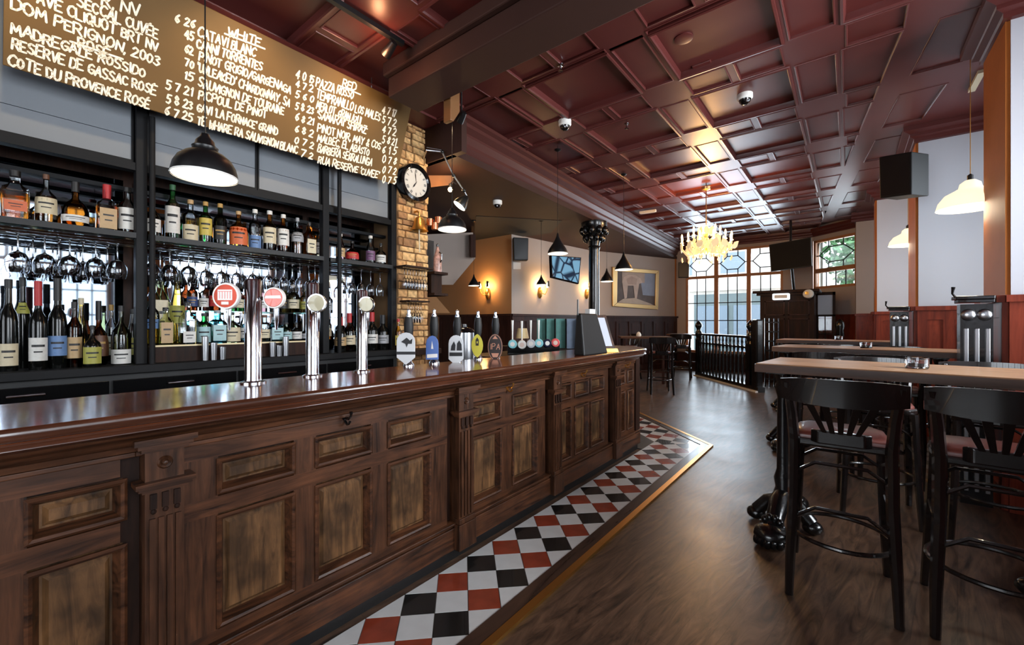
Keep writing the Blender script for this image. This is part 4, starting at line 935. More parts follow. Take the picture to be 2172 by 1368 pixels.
# frosted screens above
FZ0, FZ1 = 2.54, 3.415
fcuts = [-0.70, 0.70, 0.80, 1.525, 1.555, 2.10, 2.20, 2.90]
for i, lab in enumerate(('grey frosted screen over the whiskey bottles', 'grey frosted screen behind the nearest black dome pendant', 'grey frosted screen over the middle spirits', 'narrow grey frosted screen by the brick pillar')):
    y0, y1 = fcuts[2*i], fcuts[2*i+1]
    f_ = MB().box((-4.12, y0, FZ0), (-4.10, y1, FZ0+0.17)).build('frosted_screen', 'frost'); tag(f_, lab, 'screen')
    MB().box((-4.12, y0, FZ0+0.174), (-4.10, y1, FZ1)).build('screen_pane', 'frost', f_)
    m_ = MB()
    for (a, b, c, d) in ((y0, y1, FZ0-0.02, FZ0), (y0-0.012, y0, FZ0-0.02, FZ1), (y1, y1+0.012, FZ0-0.02, FZ1)): m_.box((-4.125, a, c), (-4.09, b, d))
    m_.build('screen_frame', 'frame', f_)
hd = MB().box((-4.5, -1.8, 3.42), (-4.05, 2.97, 3.70)).build('trim_5', 'dark_wood'); struct(hd, 'dark header above the frosted screens')

# ---- wine list board
BB0 = Vector((-3.85, 0.0, 2.85)); BD = Vector((0.27, 0.0, 0.75)).normalized(); BYv = Vector((0, 1, 0)); BNv = BYv.cross(BD).normalized()
if BNv.x < 0: BNv = -BNv
def onboard(u, v):
    r = ray(u, v); o = Vector((0, 0, EYE)); t = (BB0-o).dot(BNv)/r.dot(BNv); p = o+r*t
    return Vector((p.y, (p-BB0).dot(BD)))
bl_, br_ = onboard(6, 139), onboard(838, 391)
s0, s1 = bl_.x, br_.x+0.005; tH = 0.80
def BP(a, b, d=0.0): return BB0+BYv*a+BD*b+BNv*d
wb_ = empty('wine_board', 'large brown chalkboard wine list hanging over the back bar', 'chalkboard', BP((s0+s1)/2, 0)); OB = Vector(BP((s0+s1)/2, 0))
m_ = MB().extr([tuple(BP(s0, 0)-OB), tuple(BP(s1, 0)-OB), tuple(BP(s1, tH)-OB), tuple(BP(s0, tH)-OB)], BNv*-0.02); m_.build('board', 'board', wb_, bevel=0.004)
m_ = MB().extr([tuple(BP(s0-0.01, tH, -0.03)-OB), tuple(BP(s1+0.01, tH, -0.03)-OB), tuple(BP(s1+0.01, tH+0.03, 0.01)-OB), tuple(BP(s0-0.01, tH+0.03, 0.01)-OB)], BNv*-0.02); m_.build('top_batten', 'ceiling', wb_)
for y in (0.9, 2.35): MB().tube([tuple(BP(y, tH)-OB), tuple(Vector((BP(y, tH).x, y, 3.70))-OB)], 0.006, 6).build('hanger', 'steel', wb_)
K = 0.41436
LINES = [('R, NV', 520, 25, 715, 85, 58), ('SECCAL CUV\u00c8E', 395, 32, 805, 198, 56), ('AVE CLIQUOT BRT NV', 190, 15, 805, 262, 56), ('DOM PERIGNON, 2003', 58, 42, 812, 340, 58), ('ROS\u00c9', 400, 240, 555, 300, 50),
 ('MADREGALE ROSSIDO', 58, 168, 740, 395, 54), ('RESERVE DE GASSAC ROS\u00c9', 62, 245, 795, 488, 56), ('COTE DU PROVENCE ROS\u00c9', 40, 330, 762, 556, 54),
 ('6 26', 895, 112, 995, 142, 44), ('45', 945, 196, 988, 210, 40), ('62', 945, 266, 988, 280, 40), ('70', 945, 336, 988, 350, 40), ('15', 940, 402, 986, 417, 44), ('5 7 21', 848, 452, 982, 492, 44), ('5 8 23', 850, 522, 982, 562, 44), ('6 7 25', 842, 582, 982, 622, 42),
 ('WHITE', 1165, 182, 1330, 236, 46), ('CATAVI BLANC', 1010, 186, 1305, 292, 50), ('CANNI TORRENTES', 1005, 244, 1340, 362, 48), ('PINOT GRIGIO/GARGENAGA', 1018, 304, 1485, 478, 46), ("'UNLEAKED' CHARDONNAY, SA", 1010, 366, 1480, 545, 46),
 ('SAUVIGNON DE TOURAINE', 1012, 440, 1450, 588, 46), ('PICPOUL DE PINOT', 1015, 504, 1362, 606, 44), ("GAVI 'LA FORNACE' GRAND", 1008, 568, 1418, 692, 42), ('TE WHARE RA SAUVIGNON BLANC', 1008, 636, 1520, 786, 44),
 ('4 0 15', 1512, 400, 1602, 426, 42), ('4 7 2', 1512, 446, 1600, 472, 36), ('5 6 0', 1510, 498, 1600, 526, 36), ('5 8 23', 1510, 556, 1602, 584, 36), ('6 8 21', 1510, 612, 1602, 642, 36), ('6 8 2', 1508, 672, 1600, 702, 36), ('0 7 2', 1506, 732, 1602, 760, 36), ('7 2', 1535, 800, 1598, 816, 34),
 ('RED', 1752, 440, 1818, 464, 40), ('PAZZA ROSSO', 1616, 442, 1805, 505, 44), ('TEMPRANILLO LOS MALES', 1618, 500, 1942, 618, 44), ('MERLOT, GRAN AZUL', 1618, 556, 1852, 642, 42), ("'SAMARAI' SHIRAZ", 1620, 602, 1872, 684, 42), ('PINOT NOIR, MAY & COS', 1624, 672, 1945, 765, 40),
 ('MALBEC, EL ABASTO', 1624, 722, 1886, 796, 38), ('BARBERA SERRALUNGA', 1624, 776, 1900, 850, 40), ("RUA RESERVE 'CUVEE'", 1626, 834, 1935, 912, 38)]
for i, s_ in enumerate(('4 7 17', '5 7 2', '4 7 2', '5 8 21', '6 1 5', '0 7 8', '0 7 2', '0 7 5')):
    LINES.append((s_, 1955, 578+i*51, 2024, 598+i*49, 38))
for (tx, x0, y0, x1, y1, hh) in LINES:
    a, b = onboard(x0*K, y0*K), onboard(x1*K, y1*K); c = onboard(x0*K, (y0-hh)*K); st_, wd_ = strokes(tx)
    sx = (b.x-a.x)/wd_; sh = (c.y-a.y)/6.0; m_ = MB()
    f = lambda p: (a.x+p[0]*sx, a.y+(b.y-a.y)*p[0]/wd_+p[1]*sh)
    lw = 0.0108+0.0008*max(0, a.x)
    for ln in st_: ribbon(m_, [f(p) for p in ln], lw, lambda q, r_: tuple(BP(q, r_, 0.002)-OB))
    m_.build('chalk_line', 'chalk', wb_)
for (x0, y0, x1, y1) in ((1150, 172, 1355, 250), (1742, 440, 1845, 484), (360, 212, 628, 302), (1745, 600, 1880, 660)):
    a, b = onboard(x0*K, y0*K), onboard(x1*K, y1*K); m_ = MB(); ribbon(m_, [tuple(a), tuple(b)], 0.012, lambda q, r_: tuple(BP(q, r_, 0.002)-OB)); m_.build('underline', 'chalk', wb_)

# ---- bottles
def gl(name, tint, **k): M[name] = clear(name, tint, **k)
gl('g_clear', (0.90, 0.94, 0.95), ior=1.6); gl('g_green', (0.10, 0.42, 0.16), ior=1.5); gl('g_dkgreen', (0.05, 0.14, 0.06)); gl('g_amber', (0.86, 0.48, 0.14), ior=1.5); gl('g_brown', (0.22, 0.09, 0.04)); gl('g_aqua', (0.30, 0.72, 0.80), ior=1.5); gl('g_gold', (0.92, 0.74, 0.30), ior=1.5); gl('g_pale', (0.86, 0.88, 0.62), ior=1.5)
gl('g_pink', (0.85, 0.60, 0.62), ior=1.5)
M['g_wine'] = mat('wine_bottle_glass', (9, 10, 9), 0.12, spec=0.35)
LAB = {'cream': (226, 212, 178), 'white': (234, 232, 226), 'orange': (222, 108, 56), 'yellow': (214, 190, 84), 'black': (24, 22, 22), 'blue': (104, 140, 190), 'tan': (198, 164, 116), 'red': (190, 36, 40), 'olive': (176, 172, 74), 'navy': (44, 66, 120), 'aqua': (176, 214, 218), 'gold': (190, 150, 80), 'brown': (104, 66, 44), 'purple': (120, 80, 120), 'green': (60, 110, 70), 'grey': (170, 172, 176)}
for k_, c_ in LAB.items(): M['lab_'+k_] = mat('label_'+k_, tuple(x*0.86 for x in c_), 0.5, vary=0.06, vscale=60)
PROF = {'wine': [(0.0, 0), (0.96, 0), (1, 0.02), (1, 0.56), (0.86, 0.65), (0.5, 0.72), (0.38, 0.78), (0.36, 0.99)],
        'spirit': [(0.0, 0), (0.95, 0), (1, 0.02), (1, 0.60), (0.92, 0.67), (0.55, 0.73), (0.38, 0.79), (0.35, 0.99)],
        'squat': [(0.0, 0), (0.95, 0), (1, 0.03), (1, 0.50), (0.86, 0.60), (0.45, 0.68), (0.27, 0.74), (0.25, 0.99)],
        'flask': [(0.0, 0), (0.72, 0), (0.92, 0.06), (1, 0.22), (0.97, 0.40), (0.76, 0.55), (0.4, 0.64), (0.25, 0.70), (0.24, 0.99)],
        'slim': [(0.0, 0), (0.95, 0), (1, 0.02), (1, 0.50), (0.85, 0.62), (0.55, 0.74), (0.42, 0.84), (0.38, 0.99)]}
def bottle(u, v_top, wpx, xpl, zb, style, glass, liquid, label, cap, desc, square=False, lz=(0.14, 0.46), group=None, top_frac=0.10, n=14):
    a = atx(u, 500, xpl); dep = -a.x*SY+a.y*CYW; px = dep/FPX
    r_ = wpx*px/2*1.0*math.cos(math.atan((u-CX)/FPX)); h = EYE+(CY-v_top)*px-zb
    prof = PROF['spirit' if style == 'square' else style]; body_top = 1.0-top_frac*0.35
    pr = [(max(0.0008, p[0])*r_, p[1]*h*body_top) for p in prof]
    m_ = MB(); sq = style == 'square'
    (m_.rbox_lathe(pr, round_=0.3, ax_ratio=1.0) if sq else m_.lathe(pr, n))
    b_ = m_.build('bottle', glass, loc=(xpl, a.y, zb), smooth=35); tag(b_, desc, 'bottle', group)
    th = math.atan2(-a.y, -xpl)           # towards the room
    if sq: th = 0.0
    if liquid:
        fl = 0.55 if style != 'flask' else 0.5; lp = [(0.0008, 0.012*h)]+[(max(0.0008, p[0])*r_*0.92, max(0.012*h, p[1]*h*body_top)) for p in prof[1:] if p[1] <= fl]+[(r_*0.9, fl*h), (0.0008, fl*h)]
        l_ = MB(); (l_.rbox_lathe(lp, round_=0.3) if sq else l_.lathe(lp, n)); l_.build('liquid', liquid, b_, smooth=35)
    if label:
        l_ = MB(); z0, z1 = lz[0]*h, lz[1]*h
        if sq: l_.box((r_*1.005, -r_*0.8, z0), (r_*1.03, r_*0.8, z1))
        else:
            def rad(z): 
                for i in range(len(pr)-1):
                    if pr[i][1] <= z <= pr[i+1][1] and pr[i+1][1] > pr[i][1]: t = (z-pr[i][1])/(pr[i+1][1]-pr[i][1]); return pr[i][0]+(pr[i+1][0]-pr[i][0])*t
                return r_
            zz = [z0+(z1-z0)*k/4 for k in range(5)]
            l_.lathe([(rad(z)+0.0012, z) for z in zz], 10, a0=th-1.25, a1=th+1.25)
        lo = l_.build('label', 'lab_'+label, b_, smooth=35)
        q_ = MB(); zc = (z0+z1)/2; hgt = (z1-z0)
        ink = 'lab_black' if label not in ('black', 'brown', 'navy', 'red') else 'lab_gold'
        if sq:
            for (y0, y1, a0, a1) in ((-0.5, 0.5, 0.12, 0.2), (-0.35, 0.35, -0.12, -0.06)): q_.box((r_*1.03, y0*r_, zc+a0*hgt), (r_*1.04, y1*r_, zc+a1*hgt))
        else:
            for (w_, a0, a1) in ((0.7, 0.10, 0.20), (0.45, -0.14, -0.08)): q_.lathe([(rad(zc+a0*hgt)+0.002, zc+a0*hgt), (rad(zc+a1*hgt)+0.002, zc+a1*hgt)], 6, a0=th-w_, a1=th+w_)
        q_.build('label_print', ink, lo)
    if cap:
        rc = prof[-1][0]*r_*1.18; z0 = h*(1-top_frac*1.0)
        MB().lathe([(rc, z0), (rc, h*0.995), (rc*0.8, h), (0.0008, h)], 12).build('cap', 'lab_'+cap if cap in LAB else cap, b_, smooth=35)
    return b_
UX = -4.17; UZ = 2.0
TOP = [
 (32, 362, 62, 'square', 'g_clear', 'g_amber', 'orange', 'black', 'broad square whiskey bottle with an orange band label', dict(lz=(0.18, 0.38), top_frac=0.12)),
 (98, 370, 50, 'squat', 'g_clear', 'g_amber', 'cream', 'brown', 'clear whiskey bottle with a cream label beside the orange-banded one', dict(lz=(0.2, 0.52))),
 (160, 386, 62, 'flask', 'g_amber', None, 'white', 'black', 'rounded amber flask bottle with a white strip label', dict(lz=(0.12, 0.26), top_frac=0.22)),
 (227, 392, 46, 'square', 'g_clear', 'g_amber', 'tan', 'red', 'square bottle with a dripping red wax cap', dict(lz=(0.06, 0.48), top_frac=0.3)),
 (270, 398, 40, 'spirit', 'g_clear', 'g_amber', 'white', 'black', 'clear spirit bottle with a white label beside the red wax cap', dict(lz=(0.1, 0.55))),
 (325, 420, 34, 'squat', 'g_amber', None, 'white', 'brown', 'squat amber bottle with a white label against the frame post', {}),
 (366, 392, 33, 'spirit', 'g_green', None, 'white', 'green', 'tall bright green bottle with a white label', dict(lz=(0.12, 0.6))),
 (404, 424, 34, 'spirit', 'g_clear', 'g_gold', 'cream', 'tan', 'clear bottle of golden spirit with a low cream label', dict(lz=(0.04, 0.4))),
 (436, 428, 29, 'spirit', 'g_green', None, 'yellow', 'gold', 'green bottle with a pale yellow label', dict(lz=(0.2, 0.6))),
 (467, 432, 29, 'spirit', 'g_dkgreen', None, 'black', 'gold', 'dark green bottle with a black label and gold cap', {}),
 (506, 448, 40, 'squat', 'g_amber', None, 'orange', 'tan', 'squat bottle with a wide tan-orange label', dict(lz=(0.08, 0.55))),
 (541, 444, 27, 'spirit', 'g_clear', None, 'blue', 'white', 'clear bottle with a blue label', dict(lz=(0.05, 0.35))),
 (572, 447, 29, 'spirit', 'g_amber', None, 'cream', 'white', 'amber bottle with a tall cream label', dict(lz=(0.2, 0.58))),
 (601, 455, 26, 'spirit', 'g_amber', None, 'white', 'white', 'amber bottle with an off-white label and white cap', dict(lz=(0.2, 0.62))),
 (631, 462, 27, 'squat', 'g_clear', 'g_amber', 'grey', 'grey', 'bottle with a silvery grey label half full of amber spirit', dict(lz=(0.35, 0.6))),
 (656, 472, 25, 'square', 'g_amber', None, 'cream', 'black', 'small square amber bottle with a cream label', dict(lz=(0.1, 0.5))),
 (679, 478, 22, 'slim', 'g_clear', None, 'grey', 'black', 'slim clear bottle at the end of the long glass shelf', {}),
 (722, 496, 20, 'slim', 'g_pink', None, 'tan', 'white', 'slim pink bottle just past the frame post', {}),
 (747, 512, 30, 'flask', 'g_brown', None, 'red', 'black', 'small round dark bottle with a red label', {}),
 (786, 500, 20, 'slim', 'g_clear', None, 'purple', 'white', 'slim clear bottle with a purple label', {}),
 (808, 516, 22, 'squat', 'g_clear', None, 'white', 'black', 'small clear bottle with a white label by the brick pillar', {})]
for (u, vt, wp, st_, g_, lq, lb, cp, ds, kw) in TOP: bottle(u, vt, wp, UX, UZ, st_, g_, lq, lb, cp, ds, group='spirits on the upper glass shelf', **kw)
LOW = [
 (18, 592, 44, -4.10, 'wine', 'g_wine', None, 'cream', 'black', 'black wine bottle with a large cream label against the frame', dict(lz=(0.06, 0.3))),
 (48, 588, 36, -4.30, 'wine', 'g_wine', None, 'olive', 'black', 'black wine bottle with a small pale green neck label', dict(lz=(0.6, 0.72))),
 (81, 596, 42, -4.10, 'wine', 'g_wine', None, 'white', 'red', 'black wine bottle with a red capsule and white label', dict(lz=(0.1, 0.36), top_frac=0.28)),
 (122, 590, 42, -4.12, 'wine', 'g_wine', None, 'blue', 'black', 'black wine bottle with a pale blue label', dict(lz=(0.14, 0.36), top_frac=0.25)),
 (158, 640, 34, -4.12, 'spirit', 'g_brown', None, 'tan', 'black', 'small dark bottle with a tan label next to the blue-labelled wine', {}),
 (172, 632, 28, -4.32, 'slim', 'g_gold', None, None, 'cream', 'slim golden bottle behind the dark bottles', {}),
 (196, 690, 40, -4.06, 'squat', 'g_wine', None, 'olive', 'black', 'squat black bottle with an oval yellow-green label', dict(lz=(0.08, 0.48))),
 (209, 638, 46, -4.20, 'flask', 'g_brown', None, 'brown', 'black', 'broad-shouldered dark brown bottle in the wine row', dict(top_frac=0.3)),
 (236, 646, 26, -4.32, 'spirit', 'g_clear', None, 'grey', 'gold', 'clear bottle behind the broad brown bottle', {}),
 (257, 648, 44, -4.12, 'squat', 'g_pale', None, 'white', 'black', 'pale green squat bottle with a white and black label', dict(lz=(0.02, 0.26))),
 (281, 655, 24, -4.30, 'slim', 'g_dkgreen', None, 'olive', 'black', 'slim dark green bottle by the first frame post', {})]
for (u, vt, wp, xp, st_, g_, lq, lb, cp, ds, kw) in LOW: bottle(u, vt, wp, xp, CBZ, st_, g_, lq, lb, cp, ds, group='bottles on the back bar worktop', **kw)
MID = [
 (322, 622, 34, -4.16, 'spirit', 'g_clear', 'g_gold', 'blue', 'navy', 'clear bottle with a dark blue cap and blue label', dict(lz=(0.32, 0.5))),
 (351, 652, 32, -4.14, 'square', 'g_pale', None, 'tan', 'black', 'square bottle with a tan label and a dark oval', dict(lz=(0.05, 0.6))),
 (340, 575, 34, -4.36, 'square', 'g_pale', None, 'cream', 'black', 'tall square cream bottle with a black stopper', dict(lz=(0.1, 0.6))),
 (376, 582, 34, -4.28, 'slim', 'g_gold', None, 'olive', 'olive', 'tall yellow-green liqueur bottle', dict(lz=(0.3, 0.55))),
 (398, 640, 34, -4.15, 'square', 'g_clear', None, 'white', 'black', 'square clear bottle with a white and black label', dict(lz=(0.04, 0.3))),
 (433, 664, 32, -4.15, 'spirit', 'g_green', None, 'aqua', 'black', 'green bottle with a pale aqua label', dict(lz=(0.05, 0.55))),
 (461, 658, 36, -4.15, 'square', 'g_aqua', None, 'aqua', 'grey', 'square sky blue gin bottle behind the first red badge', dict(lz=(0.08, 0.55))),
 (492, 662, 38, -4.15, 'squat', 'g_pale', None, 'cream', 'black', 'pale bottle with a broad cream label', dict(lz=(0.05, 0.5))),
 (520, 660, 26, -4.18, 'slim', 'g_clear', None, 'white', 'tan', 'slim clear bottle with a white label behind the tallest beer column', {}),
 (561, 668, 28, -4.15, 'spirit', 'g_clear', None, 'cream', 'brown', 'clear bottle with cream bands beside the tallest beer column', {}),
 (583, 672, 32, -4.15, 'square', 'g_aqua', None, 'aqua', 'grey', 'square sky blue gin bottle behind the second red badge', dict(lz=(0.08, 0.55))),
 (607, 684, 26, -4.15, 'spirit', 'g_green', None, 'aqua', 'black', 'dark green bottle with an aqua label past the second blue gin', dict(lz=(0.1, 0.5))),
 (629, 684, 24, -4.15, 'squat', 'g_wine', None, 'white', 'black', 'black bottle with a white label and slanted shoulder', dict(lz=(0.1, 0.5))),
 (648, 690, 24, -4.15, 'flask', 'g_wine', None, 'grey', 'black', 'squat black bottle beside the middle beer column', {}),
 (690, 668, 22, -4.18, 'square', 'g_amber', None, 'cream', 'gold', 'amber bottle with a cream label behind the middle beer column', {})]
for (u, vt, wp, xp, st_, g_, lq, lb, cp, ds, kw) in MID: bottle(u, vt, wp, xp, 1.181, st_, g_, lq, lb, cp, ds, group='bottles on the low step', **kw)
REAR = [(408, 596, 24, 'g_brown', 'navy', 'black', 'small brown bottle with a navy label on the rear shelf'), (432, 602, 22, 'g_clear', 'white', 'red', 'clear bottle with a red cap on the rear shelf'), (456, 590, 26, 'g_brown', 'red', 'black', 'brown bottle with a red label on the rear shelf'),
        (508, 606, 22, 'g_dkgreen', 'cream', 'gold', 'dark green bottle with a gold cap on the rear shelf'), (556, 604, 22, 'g_pink', 'white', 'black', 'rose tinted bottle on the rear shelf'), (600, 606, 24, 'g_clear', 'black', 'black', 'clear bottle with a black label on the rear shelf'),
        (622, 604, 26, 'g_gold', 'cream', 'gold', 'golden liqueur bottle with a gold cap on the rear shelf'), (646, 612, 20, 'g_pale', 'olive', 'tan', 'pale olive bottle on the rear shelf'), (696, 618, 20, 'g_clear', 'grey', 'grey', 'clear bottle with a grey label on the rear shelf')]
for (u, vt, wp, g_, lb, cp, ds) in REAR: bottle(u, vt, wp, -4.38, 1.456, 'spirit', g_, None, lb, cp, ds, group='small bottles on the rear glass shelf', n=12)
RGT = [(722, 672, 26, 'wine', 'g_wine', 'tan', 'red', 'wine bottle with a red capsule and tan label beyond the double posts'), (741, 664, 26, 'wine', 'g_brown', 'cream', 'red', 'brown wine bottle with a red capsule and cream label'),
       (763, 676, 24, 'wine', 'g_wine', 'white', 'black', 'black wine bottle behind the last beer column'), (789, 662, 26, 'wine', 'g_wine', 'white', 'red', 'black wine bottle with a red capsule and square white label'), (812, 668, 26, 'wine', 'g_wine', 'grey', 'black', 'black wine bottle with a grey label beside the brick pillar')]
for (u, vt, wp, st_, g_, lb, cp, ds) in RGT: bottle(u, vt, wp, -4.14, CBZ, st_, g_, None, lb, cp, ds, group='wine bottles near the brick pillar', lz=(0.18, 0.42), top_frac=0.25)
sy = atx(846, 700, -3.95); bottle(845, 676, 14, -3.98, CBZ, 'slim', 'g_gold', None, 'yellow', 'red', 'small yellow-labelled bottle at the foot of the brick pillar')
sh_ = MB().box((-4.05, 2.97, 0.99), (-3.80, 3.44, CBZ)).build('pillar_ledge', 'dark_wood'); tag(sh_, 'dark ledge at the foot of the brick pillar', 'shelf')
# steel tumblers standing in front of the step
for i, (u, v0, v1) in enumerate(((437, 716, 766), (455, 732, 768), (474, 738, 764), (580, 728, 758), (594, 734, 756), (608, 716, 756))):
    a = atx(u, v1, -4.03); a = Vector((-4.05, a.y, CBZ)); px = (-a.x*SY+a.y*CYW)/FPX
    t_ = MB().lathe([(0.001, 0.0), (5.5*px, 0.0), (6.5*px, (v1-v0)*px), (6.0*px, (v1-v0)*px), (5.0*px, 0.006), (0.001, 0.006)], 14).build('steel_tumbler', 'steel', loc=a, smooth=40)
    tag(t_, 'slim steel tumbler standing in front of the low bottle step', 'tumbler', 'steel tumblers before the step')

# ---- hanging stemmed glasses
def glass_mesh(r_, bowl, stem, n=16):
    pr = [(0.001, 0.0), (r_*0.88, -0.002), (r_*0.9, -0.005), (0.008, -0.012), (0.0045, -0.02), (0.0045, -stem), (0.008, -stem-0.008), (r_*0.6, -stem-bowl*0.16), (r_*0.95, -stem-bowl*0.42), (r_, -stem-bowl*0.6), (r_*0.92, -stem-bowl*0.85), (r_*0.80, -stem-bowl), (r_*0.80-0.002, -stem-bowl), (r_*0.92-0.002, -stem-bowl*0.85), (r_-0.002, -stem-bowl*0.6), (r_*0.95-0.002, -stem-bowl*0.42), (r_*0.6-0.002, -stem-bowl*0.16-0.002), (0.001, -stem-0.014)]
    return MB().lathe(pr, n).mesh('wine_glass', 'glass', 40)
GB = glass_mesh(0.057, 0.145, 0.115); GM = glass_mesh(0.042, 0.14, 0.135); GS = glass_mesh(0.027, 0.13, 0.11, 12)
def hang(me, u, xpl, z, lab, grp, name='wine_glass'):
    a = atx(u, 500, xpl); o = link(name, me, None, (xpl, a.y, z)); tag(o, lab, 'glass', grp); return o
for u, w_ in zip((38, 95, 148, 203, 249), ('cream-labelled wine', 'red-capped wine', 'blue-labelled wine', 'broad brown', 'pale green squat')): hang(GB, u, -4.12, 1.928, 'round balloon wine glass hanging upside down over the %s bottle' % w_, 'balloon glasses over the wine row')
for u in (70, 125, 176, 228): hang(GM, u, -4.28, 1.928, 'smaller wine glass hanging behind the balloon glasses', 'second row over the wine bottles')
for k, (u, w_) in enumerate(zip((322, 360, 400, 436, 470, 502, 536, 570, 603, 636, 668), ('squat amber bottle', 'tall bright green bottle', 'golden spirit', 'yellow-labelled green bottle', 'black-labelled green bottle', 'squat orange-labelled bottle', 'blue-labelled bottle', 'tall cream label', 'white-capped amber bottle', 'grey-labelled bottle', 'small square amber bottle'))):
    hang(GB if k < 3 else GM, u, -4.12, 1.928, ('round' if k < 3 else 'slender')+' wine glass hanging in front under the '+w_, 'front row of glasses under the mixed spirits')
for k in range(10): hang(GM, 340+k*35, -4.28, 1.928, 'wine glass hanging in the back row over the middle spirits', 'back row over the middle spirits')
for u in (726, 746, 766, 786, 806): hang(GM, u, -4.12, 1.928, 'wine glass hanging upside down over the last beer column', 'glasses near the brick pillar')

# ---- brick pillar
PX0 = -4.05; PY0, PY1 = 2.985, 3.43
pil = struct(MB().box((-4.5, PY0, 0), (PX0, PY1, 3.70)).build('pillar_brick', 'mortar'), 'rough buff brick pillar')
z = 0.0; BRM = {}
while z < 3.66:
    rh = R.choice((0.062, 0.075, 0.085, 0.10)); y = PY0-R.uniform(0, 0.1)
    while y < PY1:
        bw = R.choice((0.09, 0.12, 0.15, 0.19)); ya, yb = max(PY0, y)+0.004, min(PY1, y+bw)-0.004; y += bw
        if yb-ya < 0.03: continue
        zz = min(z+rh, 3.69)
        key = (round(yb-ya, 2), round(zz-z, 3)); dx = R.uniform(0.008, 0.028)
        if key not in BRM:
            j = lambda: R.uniform(-0.004, 0.004)
            hy, hz = key[0]/2, key[1]/2-0.004; m_ = MB(); fr_ = [(0.0, -hy, -hz), (0.0, hy, -hz), (0.0, hy, hz), (0.0, -hy, hz)]; ft = [(0.02+j(), -hy+0.006+j(), -hz+0.005+j()), (0.02+j(), hy-0.006+j(), -hz+0.005+j()), (0.02+j(), hy-0.006+j(), hz-0.005+j()), (0.02+j(), -hy+0.006+j(), hz-0.005+j())]
            m_.v += fr_+ft; m_.f += [(4, 5, 6, 7), (0, 1, 5, 4), (1, 2, 6, 5), (2, 3, 7, 6), (3, 0, 4, 7)]
            BRM[key] = [m_.mesh('brick', s_) for s_ in ('stone_a', 'stone_b', 'stone_c')]
        link('brick', R.choice(BRM[key][:2]+BRM[key]), pil, (PX0+dx-0.012, (ya+yb)/2, (z+zz)/2))
    z += rh
# clock
ck = atx(881, 388, -3.95); CR = 0.225
clk = empty('wall_clock', 'round black wall clock with a white Roman dial on the brick pillar', 'clock', (PX0+0.03, ck.y, ck.z))
MB().lathe([(CR, 0.0), (CR, 0.06), (CR*0.95, 0.095), (CR*0.80, 0.10), (CR*0.72, 0.085), (CR*0.72, 0.0)], 36, (0, 0, 0), 'x').build('case', 'black_gloss', clk, smooth=40)
MB().lathe([(0.001, 0.082), (CR*0.72, 0.082)], 36, (0, 0, 0), 'x').build('dial', mat('clock_dial', (196, 192, 184), 0.6), clk)
nm = MB()
for k in range(12):
    a = PI/2-2*PI*k/12; c, s = math.cos(a), math.sin(a); nbar = (3, 1, 2, 3, 2, 1, 2, 3, 4, 2, 1, 2)[k]
    for q in range(nbar):
        off = (q-(nbar-1)/2)*0.010; r0, r1 = CR*0.52, CR*0.67
        p = lambda r_, w_: (0.0835, r_*c-(off+w_)*s, r_*s+(off+w_)*c)
        nm.quad(p(r0, -0.0028), p(r1, -0.0028), p(r1, 0.0028), p(r0, 0.0028))
nm.build('numerals', 'ink', clk)
for (ang, ln, wd) in ((PI/2-2*PI*0.6, 0.085, 0.010), (PI/2-2*PI*0.98, 0.135, 0.007)):
    c, s = math.cos(ang), math.sin(ang); h_ = MB(); h_.quad((0.086, -0.03*c, -0.03*s), (0.086, ln*0.6*c+wd*s, ln*0.6*s-wd*c), (0.086, ln*c, ln*s), (0.086, ln*0.6*c-wd*s, ln*0.6*s+wd*c)); h_.build('hand', 'ink', clk)
# brass bell
be = atx(888, 470, -3.94); bell = empty('brass_bell', 'brass ship bell hanging from the brick pillar', 'bell', (-3.93, be.y, be.z))
MB().lathe([(0.105, -0.11), (0.095, -0.095), (0.07, -0.05), (0.06, 0.0), (0.05, 0.035), (0.02, 0.055), (0.001, 0.057)], 20).build('bell_body', 'brass', bell, smooth=True)
MB().tube([(-0.12, 0, 0.12), (-0.04, 0, 0.125), (0, 0, 0.10), (0, 0, 0.05)], 0.012, 8).build('bracket', 'brass', bell, smooth=True)
MB().tube([(0, 0, -0.08), (0, 0, -0.14), (0.003, 0.002, -0.36)], [0.012, 0.006, 0.007], 8).build('pull_rope', mat('cord_white', (214, 200, 170), 0.8), bell)
# glass racks on the pillar
for (v0, us, zt) in ((566, [858+6.2*k for k in range(8)], None), (640, [866+5.4*k for k in range(6)], None)):
    a0, a1 = atx(us[0]-8, v0, -3.93), atx(us[-1]+8, v0, -3.93)
    r_ = MB().box((-4.03, a0.y, a0.z), (-3.84, a1.y, a0.z+0.018)).build('glass_rack', 'dark_wood'); tag(r_, ('upper' if v0 < 600 else 'lower')+' wooden glass rack on the brick pillar', 'shelf')
    for u in us:
        o = hang(GS, u, -3.90, a0.z, 'slim flute glass hanging from the %s rack on the brick pillar' % ('upper' if v0 < 600 else 'lower'), 'flutes on the %s pillar rack' % ('upper' if v0 < 600 else 'lower'), 'flute_glass')
